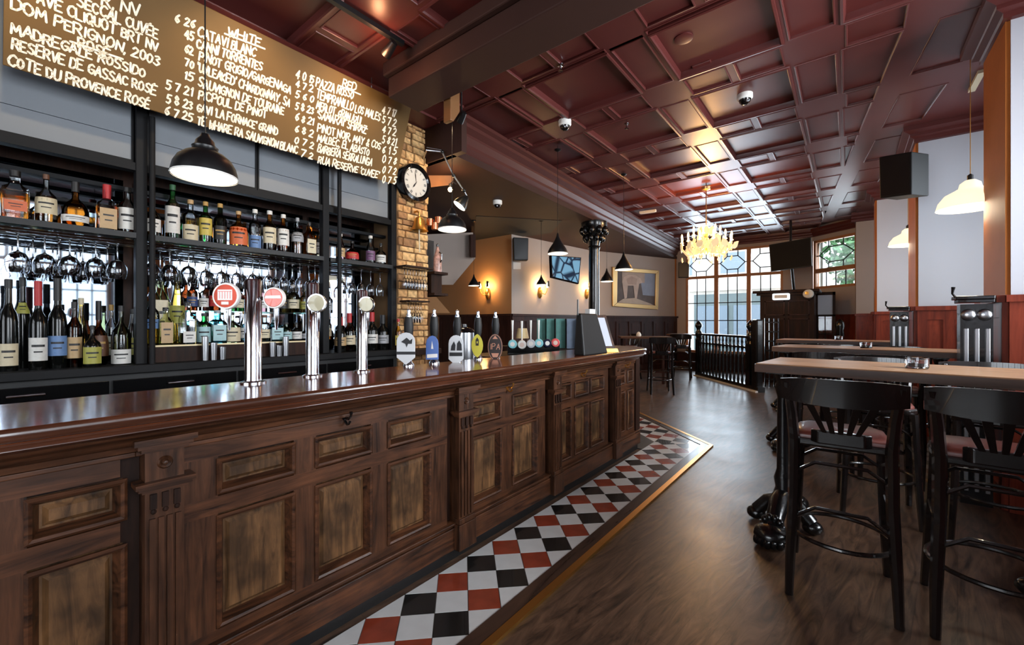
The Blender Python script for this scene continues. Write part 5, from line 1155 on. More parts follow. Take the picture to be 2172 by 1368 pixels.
# side shelf with a decorated bottle
sd = atx(922, 578, -4.02); s_ = empty('wall_shelf', 'dark wooden box shelf on the far side of the brick pillar', 'shelf', (-4.05, sd.y, sd.z))
for (z0, z1, x1_) in ((-0.03, 0.0, 0.14), (-0.29, -0.26, 0.14)): MB().box((-0.2, -0.10, z0), (x1_, 0.12, z1)).build('board', 'dark_wood', s_)
MB().box((-0.2, -0.08, -0.26), (0.06, 0.09, -0.03)).build('box', 'dark_wood', s_)
MB().box((-0.2, -0.08, -0.03+0.03), (-0.1, 0.10, 0.42)).build('back', 'black_soft', s_)
cb_ = empty('ceramic_flagon', 'patterned pink ceramic flagon on the box shelf', 'flagon', (-3.99, sd.y+0.02, sd.z))
MB().lathe([(0.001, 0), (0.05, 0), (0.055, 0.03), (0.05, 0.18), (0.03, 0.25), (0.014, 0.30), (0.012, 0.33)], 16).build('flagon_body', mat('flagon_glaze', (172, 132, 120), 0.3, vary=0.5, vscale=30), cb_, smooth=True)
MB().lathe([(0.016, 0.32), (0.018, 0.345), (0.001, 0.36)], 12).build('stopper', 'black_gloss', cb_, smooth=True); MB().tube([(0.03, 0, 0.25), (0.075, 0, 0.22), (0.07, 0, 0.15), (0.05, 0, 0.12)], 0.007, 8).build('handle', 'black_gloss', cb_)

# ================================================================ LIGHTS THE PLACE HAS, AND A FEW ADDED
WARM = (1.0, 0.74, 0.44)
def pendant(u, v, dep, dia, style, top_z, label, mt='black', power=9.0):
    c = atd(u, v, dep); r = dia/2
    p_ = empty('pendant_lamp', label, 'pendant lamp', c, group='black pendant lamps')
    if style == 'dome':
        out = [(r, 0.0), (r*0.99, r*0.12), (r*0.93, r*0.38), (r*0.80, r*0.62), (r*0.60, r*0.80), (r*0.40, r*0.90), (r*0.38, r*0.98), (r*0.40, r*1.04), (r*0.30, r*1.14), (r*0.28, r*1.26), (r*0.16, r*1.40), (r*0.12, r*1.52), (0.004, r*1.56)]
    else:
        out = [(r, 0.0), (r*0.96, r*0.22), (r*0.80, r*0.55), (r*0.52, r*0.95), (r*0.30, r*1.32), (r*0.16, r*1.65), (r*0.09, r*1.95), (0.004, r*2.05)]
    MB().lathe(out, 28).build('lamp_shade', mt, p_, smooth=45)
    inn = [(q[0]*0.97, q[1]*0.95-0.0) for q in out if q[1] < r*0.85]+[(0.004, r*0.82)]
    MB().lathe(inn, 28).build('shade_lining', 'lamp_white', p_, smooth=45)
    MB().lathe([(r*1.0, -0.004), (r*1.015, 0.0), (r*1.0, 0.006)], 28).build('rim', 'enamel', p_, smooth=True)
    MB().sphere((0, 0, r*0.35), r*0.22, 10, 7).build('bulb', 'bulb', p_, smooth=True)
    zt = top_z-c.z; MB().tube([(0, 0, out[-1][1]), (0, 0, zt+0.07)], 0.0035, 6).build('cord', 'black', p_)
    MB().lathe([(0.045, zt), (0.045, zt-0.012), (0.012, zt-0.03), (0.004, zt-0.03)], 14).build('ceiling_rose', 'black', p_, smooth=40)
    spot('pendant_light', (c.x, c.y, c.z+r*0.30), (c.x, c.y, 0), power, (1.0, 0.82, 0.6), 120, 0.5, 0.03)
pendant(435, 375, 2.30, 0.305, 'dome', 3.70, 'large black dome pendant lamp over the counter by the chalkboard', power=12)
pendant(959, 487, 4.25, 0.285, 'dome', 3.70, 'black dome pendant lamp beside the brick pillar')
pendant(1183, 538, 5.75, 0.275, 'cone', 3.70, 'black bell-shaped pendant lamp in front of the sloping television')
pendant(1323, 572, 6.7, 0.275, 'cone', 3.70, 'black bell-shaped pendant lamp overlapping the gilt painting frame')
pendant(1287, 597, 8.6, 0.26, 'cone', 3.28, 'small black pendant lamp between the iron column and the painting', power=6)
pendant(1148, 604, 8.0, 0.185, 'cone', 3.28, 'tiny black pendant lamp in front of the middle wall sconce', power=5)
pendant(1005, 606, 8.0, 0.21, 'cone', 3.28, 'small black pendant lamp beside the ochre wall sconce', power=6)

# jointed wall lamp on the brick pillar
jl = empty('jointed_lamp', 'jointed steel arm lamp with a small white-lined shade on the pillar', 'wall lamp', (-4.0, 3.43, atx(905, 318, -3.99).z)); OJ = jl.location.copy()
P1, P2, P3, P4 = (atd(u, v, 4.85)-OJ for u, v in ((905, 318), (938, 322), (962, 372), (984, 404)))
MB().tube([Vector((-4.03, 3.36, P1.z+OJ.z))-OJ, P1, P2], 0.010, 8).build('arm', 'steel', jl); MB().tube([P1+Vector((0, 0, 0.03)), P2+Vector((0, 0, 0.02))], 0.005, 6).build('arm_rod', 'steel', jl)
MB().tube([P2, P3], [0.010, 0.009], 8).build('arm', 'steel', jl); MB().tube([P3, P4], [0.011, 0.008], 8).build('arm', 'steel', jl)
for p in (P2, P3, P4): MB().sphere(p, 0.022, 10, 7).build('joint', 'black', jl, smooth=True)
hc = atd(974, 437, 4.85)-OJ; hd_ = (hc-P4).normalized(); ha = Vector((-0.35, -0.5, -0.8)).normalized()
rot = Vector((0, 0, -1)).rotation_difference(ha).to_matrix().to_4x4()
MB().lathe([(0.082, 0.0), (0.08, 0.03), (0.05, 0.10), (0.03, 0.14), (0.001, 0.16)], 20).xf(Matrix.Translation(hc) @ rot).build('lamp_shade', 'black', jl, smooth=40)
MB().lathe([(0.079, 0.002), (0.076, 0.03), (0.03, 0.08), (0.001, 0.085)], 20).xf(Matrix.Translation(hc) @ rot).build('shade_lining', 'lamp_white', jl, smooth=40)
MB().tube([P4, hc-ha*0.15], 0.008, 8).build('neck', 'steel', jl)
# bare bulb lighting a wooden beam end
be_ = atd(955, 402, 5.35); bu = empty('bare_bulb', 'glowing bare bulb on a bracket behind the pillar', 'lamp', be_)
MB().sphere((0, 0, 0), 0.030, 12, 8).build('glass_bulb', 'bulb', bu, smooth=True); MB().lathe([(0.018, 0.025), (0.02, 0.07), (0.001, 0.075)], 12).build('socket', 'black', bu, smooth=40)
MB().tube([(0, 0, 0.07), (-0.02, 0.06, 0.12), (-0.10, 0.20, 0.14)], 0.006, 6).build('bracket', 'black', bu)
point('bare_bulb_light', be_+Vector((0.05, -0.05, 0)), 6, (1.0, 0.6, 0.28), 0.03)
pb = [atd(u, v, 5.55) for u, v in ((908, 356), (962, 372), (960, 392), (908, 398))]
pl_ = MB().extr([tuple(p) for p in pb], ray(930, 380)*0.15).build('trim_6', 'win_wood', bevel=0.01); struct(pl_, 'orange lit wooden bracket beam behind the pillar')
ml = [atd(u, v, 5.1) for u, v in ((912, 470), (922, 478), (930, 466))]
for i, p in enumerate(ml):
    m_ = MB().lathe([(0.001, -0.05), (0.038, -0.05), (0.042, 0.03), (0.038, 0.03), (0.035, -0.045), (0.001, -0.045)], 14); m_.tube([(0.04, 0, 0.02), (0.07, 0, 0.01), (0.07, 0, -0.03), (0.04, 0, -0.035)], 0.005, 6)
    o = m_.build('copper_mug', mat('copper', (200, 130, 96), 0.25, 1.0) if i == 0 else 'copper_', loc=p, smooth=40) if i == 0 else None
    if i == 0: M['copper_'] = o.data.materials[0]; mug0 = o; tag(o, 'copper mug hanging in a cluster beside the brass bell', 'mug', 'copper mugs by the bell')
    else: dup(mug0, p, 0.8*i)
# ceiling track with small spot heads over the board
tk = empty('ceiling_track', 'black ceiling track with spotlights over the wine board', 'track light', (-2.9, 1.0, 3.70))
MB().box((-0.02, -1.6, -0.05), (0.02, 1.2, -0.012)).build('track', 'black', tk)
for (yy, ay) in ((-0.9, -0.6), (0.25, 0.1), (1.08, 1.0)):
    MB().tube([(0, yy, -0.03), (0, yy, -0.10)], 0.010, 8).build('spot_stem', 'black', tk)
    d_ = Vector((-0.75, 0.0, -0.35)).normalized(); b0 = Vector((0, yy, -0.12)); MB().tube([b0-d_*0.05, b0+d_*0.02, b0+d_*0.08], [0.03, 0.038, 0.042], 14).build('spot_head', 'black', tk, smooth=40)
    l0 = Vector((-2.9, 1.0+yy, 3.58))+d_*0.10; spot('board_spot', l0, (-3.75, 1.0+yy, 3.15), 26, (1.0, 0.74, 0.42), 95, 0.9)
psl = empty('added_spotlight', 'small black ceiling spotlight added to light the brick pillar', 'spotlight', (-2.97, 2.95, 3.36))  # fixture added to give the warm light on the pillar a source
MB().tube([(0, 0, 0), (0, 0, 0.36)], 0.008, 8).build('stem', 'black', psl)
d_ = (Vector((-4.05, 3.2, 2.55))-Vector((-2.97, 2.95, 3.36))).normalized(); MB().tube([-d_*0.06, d_*0.0, d_*0.045], [0.03, 0.036, 0.04], 14).build('spot_head', 'black', psl, smooth=40)
spot('pillar_spot', Vector((-2.97, 2.95, 3.36))+d_*0.06, (-4.05, 3.2, 2.55), 22, (1.0, 0.74, 0.42), 85, 0.8)
# bare point light added for the red glow on the ceiling, no lamp head
point('added_ceiling_glow', (-2.95, 2.0, 3.50), 4.5, (1.0, 0.42, 0.2), 0.04)

# chandelier
CHP = Vector((-1.93, 7.85, 0)); zc = 2.70
ch = empty('chandelier', 'glowing amber chandelier of curled leaf arms and candle bulbs', 'chandelier', (CHP.x, CHP.y, zc))
MB().lathe([(0.02, -0.16), (0.06, -0.10), (0.035, -0.02), (0.05, 0.06), (0.025, 0.16), (0.04, 0.24), (0.012, 0.34)], 16).build('stem', 'gold', ch, smooth=True)
MB().tube([(0, 0, 0.34), (0, 0, 3.77-zc)], 0.008, 8).build('chain', 'gold', ch); MB().lathe([(0.08, 3.70-zc), (0.07, 3.66-zc), (0.01, 3.64-zc)], 16).build('ceiling_rose', 'gold', ch, smooth=40)
leaf = MB()
lf = [(0.0, 0, 0), (0.045, 0, 0.03), (0.058, 0, 0.085), (0.028, 0, 0.13), (0.0, 0, 0.16), (-0.028, 0, 0.13), (-0.058, 0, 0.085), (-0.045, 0, 0.03)]
leaf.extr(lf, (0, 0.012, 0)); leaf_me = leaf.mesh('crystal_leaf', 'crystal'); dr = MB().lathe([(0.001, -0.07), (0.018, -0.045), (0.012, -0.02), (0.004, 0.0)], 8).mesh('crystal_drop', 'crystal', True)
for tier, (na, rad, z0, zb) in enumerate(((12, 0.40, -0.06, 0.09), (7, 0.22, 0.04, 0.22))):
    for k in range(na):
        a = 2*PI*(k+0.3*tier)/na; c, s = math.cos(a), math.sin(a)
        pt = [(0.03, 0.02+0.1*tier), (rad*0.4, z0-0.10), (rad*0.75, z0-0.12), (rad, z0), (rad, zb-0.06)]
        MB().tube([(q*c, q*s, z) for q, z in pt], [0.012, 0.014, 0.013, 0.011, 0.010], 6).build('arm', 'crystal', ch, smooth=True)
        MB().lathe([(0.001, zb-0.07), (0.032, zb-0.05), (0.02, zb-0.04), (0.014, zb-0.03), (0.014, zb+0.02), (0.020, zb+0.05), (0.012, zb+0.09), (0.001, zb+0.11)], 10, (rad*c, rad*s, 0)).build('candle_bulb', 'flame', ch, smooth=True)
        for q in range(3): link('crystal_leaf', leaf_me, ch, (rad*(0.55+0.25*q)*c, rad*(0.55+0.25*q)*s, z0-0.12+0.04*q), (R.uniform(-.5, .5), R.uniform(-.7, .7), a+PI/2+R.uniform(-.4, .4)))
        for q in range(2): link('crystal_drop', dr, ch, (rad*(0.7+0.3*q)*c, rad*(0.7+0.3*q)*s, z0-0.13-0.02*q))
for k in range(8):
    a = 2*PI*k/8; link('crystal_leaf', leaf_me, ch, (0.12*math.cos(a), 0.12*math.sin(a), 0.16), (0, 0.3, a+PI/2))
point('chandelier_light', (CHP.x, CHP.y, zc+0.36), 75, (1.0, 0.5, 0.14), 0.16)
point('chandelier_light', (CHP.x, CHP.y, zc-0.26), 34, (1.0, 0.6, 0.25), 0.12)

def onplane(u, v, p, n):
    r = ray(u, v); o = Vector((0, 0, EYE)); p = Vector((p[0], p[1], 0)); n = Vector((n[0], n[1], 0)); t = (p-o).dot(n)/r.dot(n); return o+r*t
nA = Vector((0, -1, 0)); dB = (B1-A1).normalized(); nB = Vector((dB.y, -dB.x, 0))
def sconce(u, v, p, n, label):
    c = onplane(u, v, p, n); s_ = empty('wall_sconce', label, 'wall light', c, group='brass wall sconces'); n = Vector((n[0], n[1], 0)); t = Vector((-n.y, n.x, 0))
    MB().sphere(n*0.02+Vector((0, 0, -0.12)), 0.10, 12, 8, (0.62, 0.62, 1.35)).build('backplate', 'brass', s_, smooth=True)
    for k in (-1, 1):
        e = n*0.14+t*(0.12*k)+Vector((0, 0, 0.0)); MB().tube([n*0.05+Vector((0, 0, -0.12)), n*0.12+t*(0.07*k)+Vector((0, 0, -0.16)), e+Vector((0, 0, -0.06)), e], 0.010, 8).build('arm', 'brass', s_, smooth=True)
        MB().lathe([(0.02, 0.0), (0.024, 0.05), (0.012, 0.10), (0.001, 0.115)], 12, e).build('bulb', 'bulb', s_, smooth=True)
        sh = MB().lathe([(0.055, 0.02), (0.045, 0.15)], 10, e, a0=math.atan2(n.y, n.x)-0.8, a1=math.atan2(n.y, n.x)+0.8); sh.build('half_shade', 'black', s_)
    point('sconce_light', c+n*0.16+Vector((0, 0, 0.06)), 15, (1.0, 0.62, 0.26), 0.05)
sconce(1036, 612, A1, nA, 'brass two-arm sconce glowing on the ochre wall')
sconce(1144, 610, A1, nB, 'brass two-arm sconce glowing on the pale wall below the speaker')
sconce(1243, 614, A1, nB, 'brass two-arm sconce half hidden by the iron column')

# opal glass pendants in the window bays
def opal(c, dia, label):
    r = dia/2; p_ = empty('opal_pendant', label, 'pendant lamp', c, group='opal glass pendants')
    MB().lathe([(r, 0.0), (r*0.93, r*0.28), (r*0.74, r*0.56), (r*0.46, r*0.72), (r*0.34, r*0.80), (r*0.30, r*0.98), (r*0.16, r*1.10), (0.004, r*1.12)], 28).build('glass_shade', 'opal', p_, smooth=45)
    MB().lathe([(0.02, r*1.08), (0.02, r*1.30), (0.004, r*1.36)], 10).build('lamp_holder', 'black', p_); MB().tube([(0, 0, r*1.3), (0, 0, 3.70-c.z)], 0.003, 6).build('cord', 'brass', p_)
    point('opal_light', c+Vector((0, 0, -0.03)), 7, (1.0, 0.85, 0.62), 0.1)
opal(atd(2058, 441, 3.72), 0.44, 'opal glass pendant lamp in the bay beside the fluted pilaster')
opal(atd(1926, 520, 5.9), 0.42, 'opal glass pendant lamp half hidden by the second pier')

# ================================================================ TABLES AND STOOLS
def make_stool():
    s_ = empty('bar_stool', 'stool', 'bar stool', (0, 0, 0))
    pts = [(-0.19, -0.185), (0.19, -0.185), (0.205, 0.0), (0.20, 0.12), (0.15, 0.195), (0.0, 0.215), (-0.15, 0.195), (-0.20, 0.12), (-0.205, 0.0)]
    MB().prism(pts, 0.735, 0.772).build('seat_frame', 'stool', s_, bevel=0.01)
    m_ = MB(); rings = [(1.0, 0.772), (1.0, 0.785), (0.95, 0.797), (0.8, 0.803)]
    for f, z in rings: m_.v += [(p[0]*0.92*f, p[1]*0.92*f, z) for p in pts]
    n = len(pts)
    for i in range(3):
        for j in range(n): m_.f.append((i*n+j, i*n+(j+1) % n, (i+1)*n+(j+1) % n, (i+1)*n+j))
    m_.f.append(tuple(3*n+j for j in range(n))); m_.build('seat_pad', 'seat', s_, smooth=50)
    for k in (-1, 1):
        MB().tube([(0.205*k, -0.255, 0), (0.200*k, -0.225, 0.2), (0.188*k, -0.195, 0.5), (0.186*k, -0.19, 0.76), (0.195*k, -0.215, 0.9), (0.212*k, -0.262, 1.06)], [0.018, 0.022, 0.025, 0.025, 0.023, 0.018], 8).build('rear_leg', 'stool', s_, smooth=True)
        MB().tube([(0.205*k, 0.235, 0), (0.19*k, 0.20, 0.3), (0.175*k, 0.165, 0.74)], [0.017, 0.021, 0.024], 8).build('front_leg', 'stool', s_, smooth=True)
    def yb(x, d): return -0.232-d-0.045*(1-(x/0.24)**2)
    m_ = MB(); n = 12
    for i in range(n+1):
        x = -0.24+0.48*i/n; lo = 0.955+0.02*(x/0.24)**2; hi = 1.085-0.012*(x/0.24)**4
        m_.v += [(x, yb(x, 0.0), lo), (x, yb(x, 0.024), lo), (x, yb(x, 0.034), hi), (x, yb(x, 0.012), hi)]
        if i:
            a, b = 4*(i-1), 4*i; m_.f += [(a, b, b+1, a+1), (a+1, b+1, b+2, a+2), (a+2, b+2, b+3, a+3), (a+3, b+3, b, a)]
    m_.f += [(0, 1, 2, 3), (4*n+3, 4*n+2, 4*n+1, 4*n)]; m_.build('top_rail', 'stool', s_, smooth=35)
    MB().prism([(-0.09, -0.215), (0.09, -0.215), (0.12, -0.185), (-0.12, -0.185)], 0.76, 0.825).build('back_shoe', 'stool', s_, bevel=0.006)
    for k in range(5):
        x0, x1 = (k-2)*0.030, (k-2)*0.062; m_ = MB(); w0, w1 = 0.010, 0.016
        m_.v += [(x0-w0, -0.20, 0.81), (x0+w0, -0.20, 0.81), (x0+w0, -0.212, 0.81), (x0-w0, -0.212, 0.81), (x1-w1, yb(x1, 0.004), 0.97), (x1+w1, yb(x1, 0.004), 0.97), (x1+w1, yb(x1, 0.018), 0.97), (x1-w1, yb(x1, 0.018), 0.97)]
        m_.f += [(0, 1, 5, 4), (1, 2, 6, 5), (2, 3, 7, 6), (3, 0, 4, 7), (0, 3, 2, 1), (4, 5, 6, 7)]; m_.build('back_slat', 'stool', s_)
    # bent stretchers and foot ring
    ring = [(0.215*math.cos(a), 0.225*math.sin(a)-0.01, 0.27) for a in [2*PI*k/24 for k in range(25)]]
    MB().tube(ring, 0.011, 8, cap=False).build('foot_ring', 'stool', s_, smooth=True)
    for k in (-1, 1):
        MB().tube([(0.186*k, -0.19, 0.60), (0.184*k, 0.0, 0.655), (0.178*k, 0.175, 0.60)], 0.009, 6).build('side_hoop', 'stool', s_, smooth=True)
        MB().tube([(0.19*k, -0.20, 0.46), (0.19*k, 0.185, 0.46)], 0.010, 6).build('side_stretcher', 'stool', s_, smooth=True)
    for y, z in ((-0.193, 0.66), (0.172, 0.64), (-0.205, 0.44)):
        MB().tube([(-0.185, y, z-0.06), (-0.10, y, z), (0.10, y, z), (0.185, y, z-0.06)], 0.009, 6).build('bent_brace', 'stool', s_, smooth=True)
    return s_
stool = make_stool()
ST = [(-0.035, 2.775, 0.03, 'black bentwood bar stool at the aisle end of the front table'),
      (0.505, 2.80, -0.03, 'black bentwood bar stool at the front table next to the bay side'),
      (0.16, 4.02, PI+0.05, 'black bentwood bar stool across the front table facing its tealight'),
      (0.72, 3.97, PI-0.08, 'black bentwood bar stool across the front table near the fluted pilaster'),
      (-0.19, 5.05, 0.05, 'black bentwood bar stool at the middle table by the aisle'),
      (0.29, 4.98, -0.03, 'black bentwood bar stool at the middle table near its bay end'),
      (-0.05, 6.28, PI, 'black bentwood bar stool on the far side of the middle table by the aisle'),
      (0.46, 6.26, PI+0.06, 'black bentwood bar stool on the far side of the middle table towards the bay'),
      (-0.45, 7.05, 0.0, 'black bentwood bar stool at the third table by the aisle'),
      (0.14, 7.03, 0.06, 'black bentwood bar stool at the third table towards the bay')]
for i, (x, y, rz, lab) in enumerate(ST):
    if i == 0: stool.location = (x, y, 0); stool.rotation_euler = (0, 0, rz); stool['label'] = lab; stool['group'] = 'bentwood bar stools'
    else: dup(stool, (x, y, 0), rz, lab, 'bentwood bar stools')
def make_table(L):
    t_ = empty('high_table', 't', 'high table')
    MB().box((0, 0, 1.052), (L, 0.64, 1.10)).build('table_top', 'table', t_, bevel=0.006)
    e_ = MB().box((-0.002, -0.004, 1.046), (L+0.002, 0.0, 1.094)); e_.box((-0.004, 0, 1.046), (0.0, 0.64, 1.094)); e_.build('edge_band', 'table_edge', t_)
    for x in (0.085, L-0.20):
        p_ = MB().lathe([(0.05, 0.16), (0.065, 0.20), (0.045, 0.26), (0.055, 0.32), (0.038, 0.38), (0.034, 0.86), (0.048, 0.92), (0.036, 0.96), (0.06, 1.04)], 14, (x, 0.32, 0)).build('pedestal', 'iron', t_, smooth=40)
        MB().box((x-0.05, 0.10, 1.03), (x+0.05, 0.54, 1.052)).build('top_plate', 'iron', p_)
        for k in (-1, 1):
            f_ = MB().tube([(x, 0.32, 0.20), (x, 0.32+0.12*k, 0.19), (x, 0.32+0.22*k, 0.12), (x, 0.32+0.32*k, 0.06)], [0.06, 0.058, 0.05, 0.055], 10)
            f_.sphere((x, 0.32+0.32*k, 0.062), 0.088, 12, 8, (1.1, 1.15, 0.7))
            for q in range(5): f_.sphere((x+(q-2)*0.030, 0.32+(0.40-0.014*abs(q-2))*k, 0.034), 0.032, 8, 6, (0.8, 1.3, 1.0))
            for q in range(6): f_.sphere((x+0.05*math.cos(q*PI/5), 0.32+0.28*k, 0.10+0.05*math.sin(q*PI/5)), 0.022, 8, 5)
            f_.build('claw_foot', 'iron', p_, smooth=True)
        for k in (-1, 1):
            f_ = MB().tube([(x, 0.32, 0.18), (x+0.09*k, 0.32, 0.15), (x+0.15*k, 0.32, 0.07)], [0.05, 0.042, 0.045], 10); f_.sphere((x+0.16*k, 0.32, 0.045), 0.055, 10, 7, (1.1, 1, 0.8)); f_.build('side_foot', 'iron', p_, smooth=True)
    return t_
TB = [((-0.455, 3.02), 1.50, -5.5, 'pale wood high table at the front with a single tealight'), ((-0.64, 5.30), 1.48, -5.0, 'pale wood high table in the middle between two rows of stools'), ((-0.86, 7.55), 1.38, -3.5, 'pale wood high table furthest along towards the entrance porch')]
for (p, L, rz, lab) in TB:
    t_ = make_table(L); t_.location = (p[0], p[1], 0); t_.rotation_euler = (0, 0, math.radians(rz)); t_['label'] = lab; t_['group'] = 'long high tables'
tg = None
for (u, v, lab) in ((1945, 781, 'clear glass tealight holder on the front table'), (1837, 738, 'clear glass tealight holder on the middle table'), (1779, 721, 'clear glass tealight holder on the third table')):
    c = atz(u, v, 1.10); h = empty('tealight', lab, 'candle holder', c, group='tealight holders on the high tables')
    MB().lathe([(0.001, 0.0), (0.046, 0.0), (0.05, 0.006), (0.050, 0.058), (0.045, 0.060), (0.044, 0.012), (0.001, 0.012)], 20).build('glass_cup', 'glass', h, smooth=40)
    MB().lathe([(0.001, 0.012), (0.036, 0.012), (0.036, 0.030), (0.001, 0.030)], 16).build('wax', 'white', h)
    MB().tube([(0, 0, 0.03), (0.001, 0, 0.038)], 0.0012, 5).build('wick', 'black', h)

# fluted pilasters at the bay corners
def fluted(x0, y0, lab):
    f_ = empty('fluted_pilaster', lab, 'pilaster', (x0+0.085, y0, 0)); w_ = 0.085
    MB().box((-w_, -0.06, 0), (w_-0.002, 0.06, 1.49)).build('shaft', 'iron', f_)
    for k in range(3):
        x = -0.055+k*0.055; MB().box((x-0.012, -0.075, 0.10), (x+0.012, -0.06, 1.31)).build('flute', 'steel', f_, bevel=0.004)
    cp = MB().box((-w_-0.03, -0.11, 1.525), (w_, 0.07, 1.55)); cp.box((-w_-0.015, -0.095, 1.50), (w_, 0.065, 1.525)); cp.build('cap', 'black_gloss', f_, bevel=0.004)
    lf_ = MB()
    for k in (-1, 1): lf_.sphere((0.042*k, -0.06, 1.41), 0.05, 12, 8, (0.85, 0.45, 0.9))
    lf_.build('leaf_capital', 'steel', f_, smooth=True)
    hk = MB().tube([(-w_-0.02, -0.08, 1.53), (-w_-0.045, -0.09, 1.57), (-w_-0.04, -0.09, 1.62)], [0.008, 0.007, 0.012], 8); hk.build('hook', 'black_gloss', f_, smooth=True)
fluted(0.66, 4.66, 'black and silver fluted pilaster beside the middle table')
fluted(0.41, 7.12, 'black and silver fluted pilaster under the large wall speaker')

# ================================================================ FAR END
# iron column
ic = atd(1260, 650, 8.2); col_ = empty('iron_column', 'black cast iron column with a leafy capital', 'column', (ic.x, ic.y, 0)); tz = 3.29
MB().lathe([(0.16, 0), (0.16, 0.25), (0.12, 0.32), (0.115, 0.9), (0.13, 0.95), (0.11, 1.0), (0.10, 2.75), (0.12, 2.8), (0.10, 2.84)], 18).build('shaft', 'iron', col_, smooth=40)
cp = MB().lathe([(0.10, 2.82), (0.13, 2.95), (0.20, 3.12), (0.25, 3.2), (0.25, tz)], 18); cp.build('capital', 'iron', col_, smooth=40)
cl_ = MB()
for k in range(10):
    a = 2*PI*k/10
    for (rr, z, s_) in ((0.17, 2.98, 0.05), (0.23, 3.12, 0.055)): cl_.sphere((rr*math.cos(a+z), rr*math.sin(a+z), z), s_, 8, 6, (1, 1, 1.5))
cl_.build('capital_leaf', 'iron', col_, smooth=True)
# leaning television on the pale wall
def slab_px(name, label, cat, pts, th, mt, deps):
    q = [atd(u, v, d) for (u, v), d in zip(pts, deps)]; n = (q[1]-q[0]).cross(q[3]-q[0]).normalized()
    if n.dot(ray(pts[0][0], pts[0][1])) < 0: n = -n
    c = sum(q, Vector((0, 0, 0)))/4; o = empty(name, label, cat, c); return o, [p-c for p in q], n
tv, q, n = slab_px('television', 'flat television leaning out from the pale wall by the column', 'television', [(1168, 541), (1233, 546), (1228, 602), (1170, 588)], 0.05, 'black', [8.15, 8.75, 8.65, 8.05])
MB().extr(q, n*0.05).build('tv_case', 'black_gloss', tv, bevel=0.006)
cq = sum(q, Vector((0, 0, 0)))/4; qi = [cq+(p-cq)*0.93-n*0.002 for p in q]

def tv_reflection():  # leaded-window reflection painted as a glowing pattern on the dark screen
    m, nt, b = newmat('tv_reflection'); N = nt.nodes; L = nt.links
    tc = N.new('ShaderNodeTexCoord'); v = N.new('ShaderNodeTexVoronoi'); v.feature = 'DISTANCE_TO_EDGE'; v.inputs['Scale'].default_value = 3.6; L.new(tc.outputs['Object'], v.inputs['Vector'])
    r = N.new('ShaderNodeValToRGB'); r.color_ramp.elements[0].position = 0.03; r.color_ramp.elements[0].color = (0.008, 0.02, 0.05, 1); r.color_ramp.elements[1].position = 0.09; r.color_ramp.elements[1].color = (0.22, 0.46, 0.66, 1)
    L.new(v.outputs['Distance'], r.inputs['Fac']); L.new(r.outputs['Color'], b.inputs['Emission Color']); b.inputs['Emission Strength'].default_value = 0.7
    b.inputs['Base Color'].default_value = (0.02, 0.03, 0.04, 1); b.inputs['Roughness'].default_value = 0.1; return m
M['tv_glass'] = tv_reflection(); MB().extr(qi, n*0.003).build('tv_screen', 'tv_glass', tv)
MB().tube([tuple(cq+n*0.05), tuple(onplane(1200, 566, A1, nB)-tv.location)], 0.03, 8).build('wall_arm', 'black', tv)
tv2, q, n = slab_px('television', 'black flat television facing the room above the entrance porch', 'television', [(1631, 519), (1720, 503), (1722, 564), (1635, 576)], 0.06, 'black', [9.9, 9.35, 9.3, 9.85])
MB().extr(q, n*0.06).build('tv_case', 'black_soft', tv2, bevel=0.006)
cq = sum(q, Vector((0, 0, 0)))/4; qi = [cq+(p-cq)*0.95-n*0.002 for p in q]; MB().extr(qi, n*0.003).build('tv_screen', mat('tv_screen_black', (14, 13, 13), 0.6, spec=0.2), tv2)
pq = atd(1683, 574, 9.75)-tv2.location; MB().tube([tuple(cq+n*0.07), (pq.x+n.x*0.07, pq.y+n.y*0.07, 2.0805-tv2.location.z)], 0.03, 8).build('pole', 'black', tv2)
MB().tube([tuple(cq+n*0.07), tuple(Vector((cq.x, cq.y, 3.69-tv2.location.z))+n*0.07)], 0.025, 8).build('ceiling_pole', 'black', tv2)
# painting on the pale wall
ptn = empty('framed_painting', 'gilt-framed painting of an arched pale chair on the far pale wall', 'painting', onplane(1342, 611, B1, nC)); OP = ptn.location.copy()
def pp(u, v, d=0.0): return onplane(u, v, B1, nC)-OP+nC*d
tl_, tr2, br2, bl2_ = (1297, 566), (1395, 574), (1393, 657), (1297, 650)
inn = [(1307, 576), (1388, 581), (1387, 648), (1306, 642)]
for a, b in ((0, 1), (1, 2), (2, 3), (3, 0)):
    o4 = [tl_, tr2, br2, bl2_]; m_ = MB(); m_.extr([tuple(pp(*o4[a], 0.01)), tuple(pp(*o4[b], 0.01)), tuple(pp(*inn[b], 0.01)), tuple(pp(*inn[a], 0.01))], nC*0.05); m_.build('frame_bar', 'gold', ptn, bevel=0.01)
MB().extr([tuple(pp(*p, 0.005)) for p in inn], nC*0.02).build('canvas', mat('canvas_umber', (104, 92, 88), 0.7, vary=0.25, vscale=3), ptn)
def paint(pts, c, k): MB().extr([tuple(pp(u, v, 0.026+0.002*k)) for u, v in pts], nC*0.001).build('paint_shape', mat('paint', c, 0.7, vary=0.1, vscale=5), ptn)
paint([(1366, 577), (1388, 581), (1387, 628), (1362, 626), (1358, 600)], (150, 160, 180), 0)
paint([(1318, 577), (1366, 579), (1366, 600), (1318, 600)], (186, 166, 152), 1)
paint([(1318, 598), (1322, 588), (1332, 583), (1346, 584), (1357, 591), (1361, 600), (1354, 602), (1349, 634), (1345, 634), (1342, 606), (1330, 606), (1328, 632), (1323, 634)], (206, 184, 170), 2)
paint([(1327, 592), (1338, 586), (1350, 592), (1348, 604), (1330, 603)], (190, 164, 150), 3)
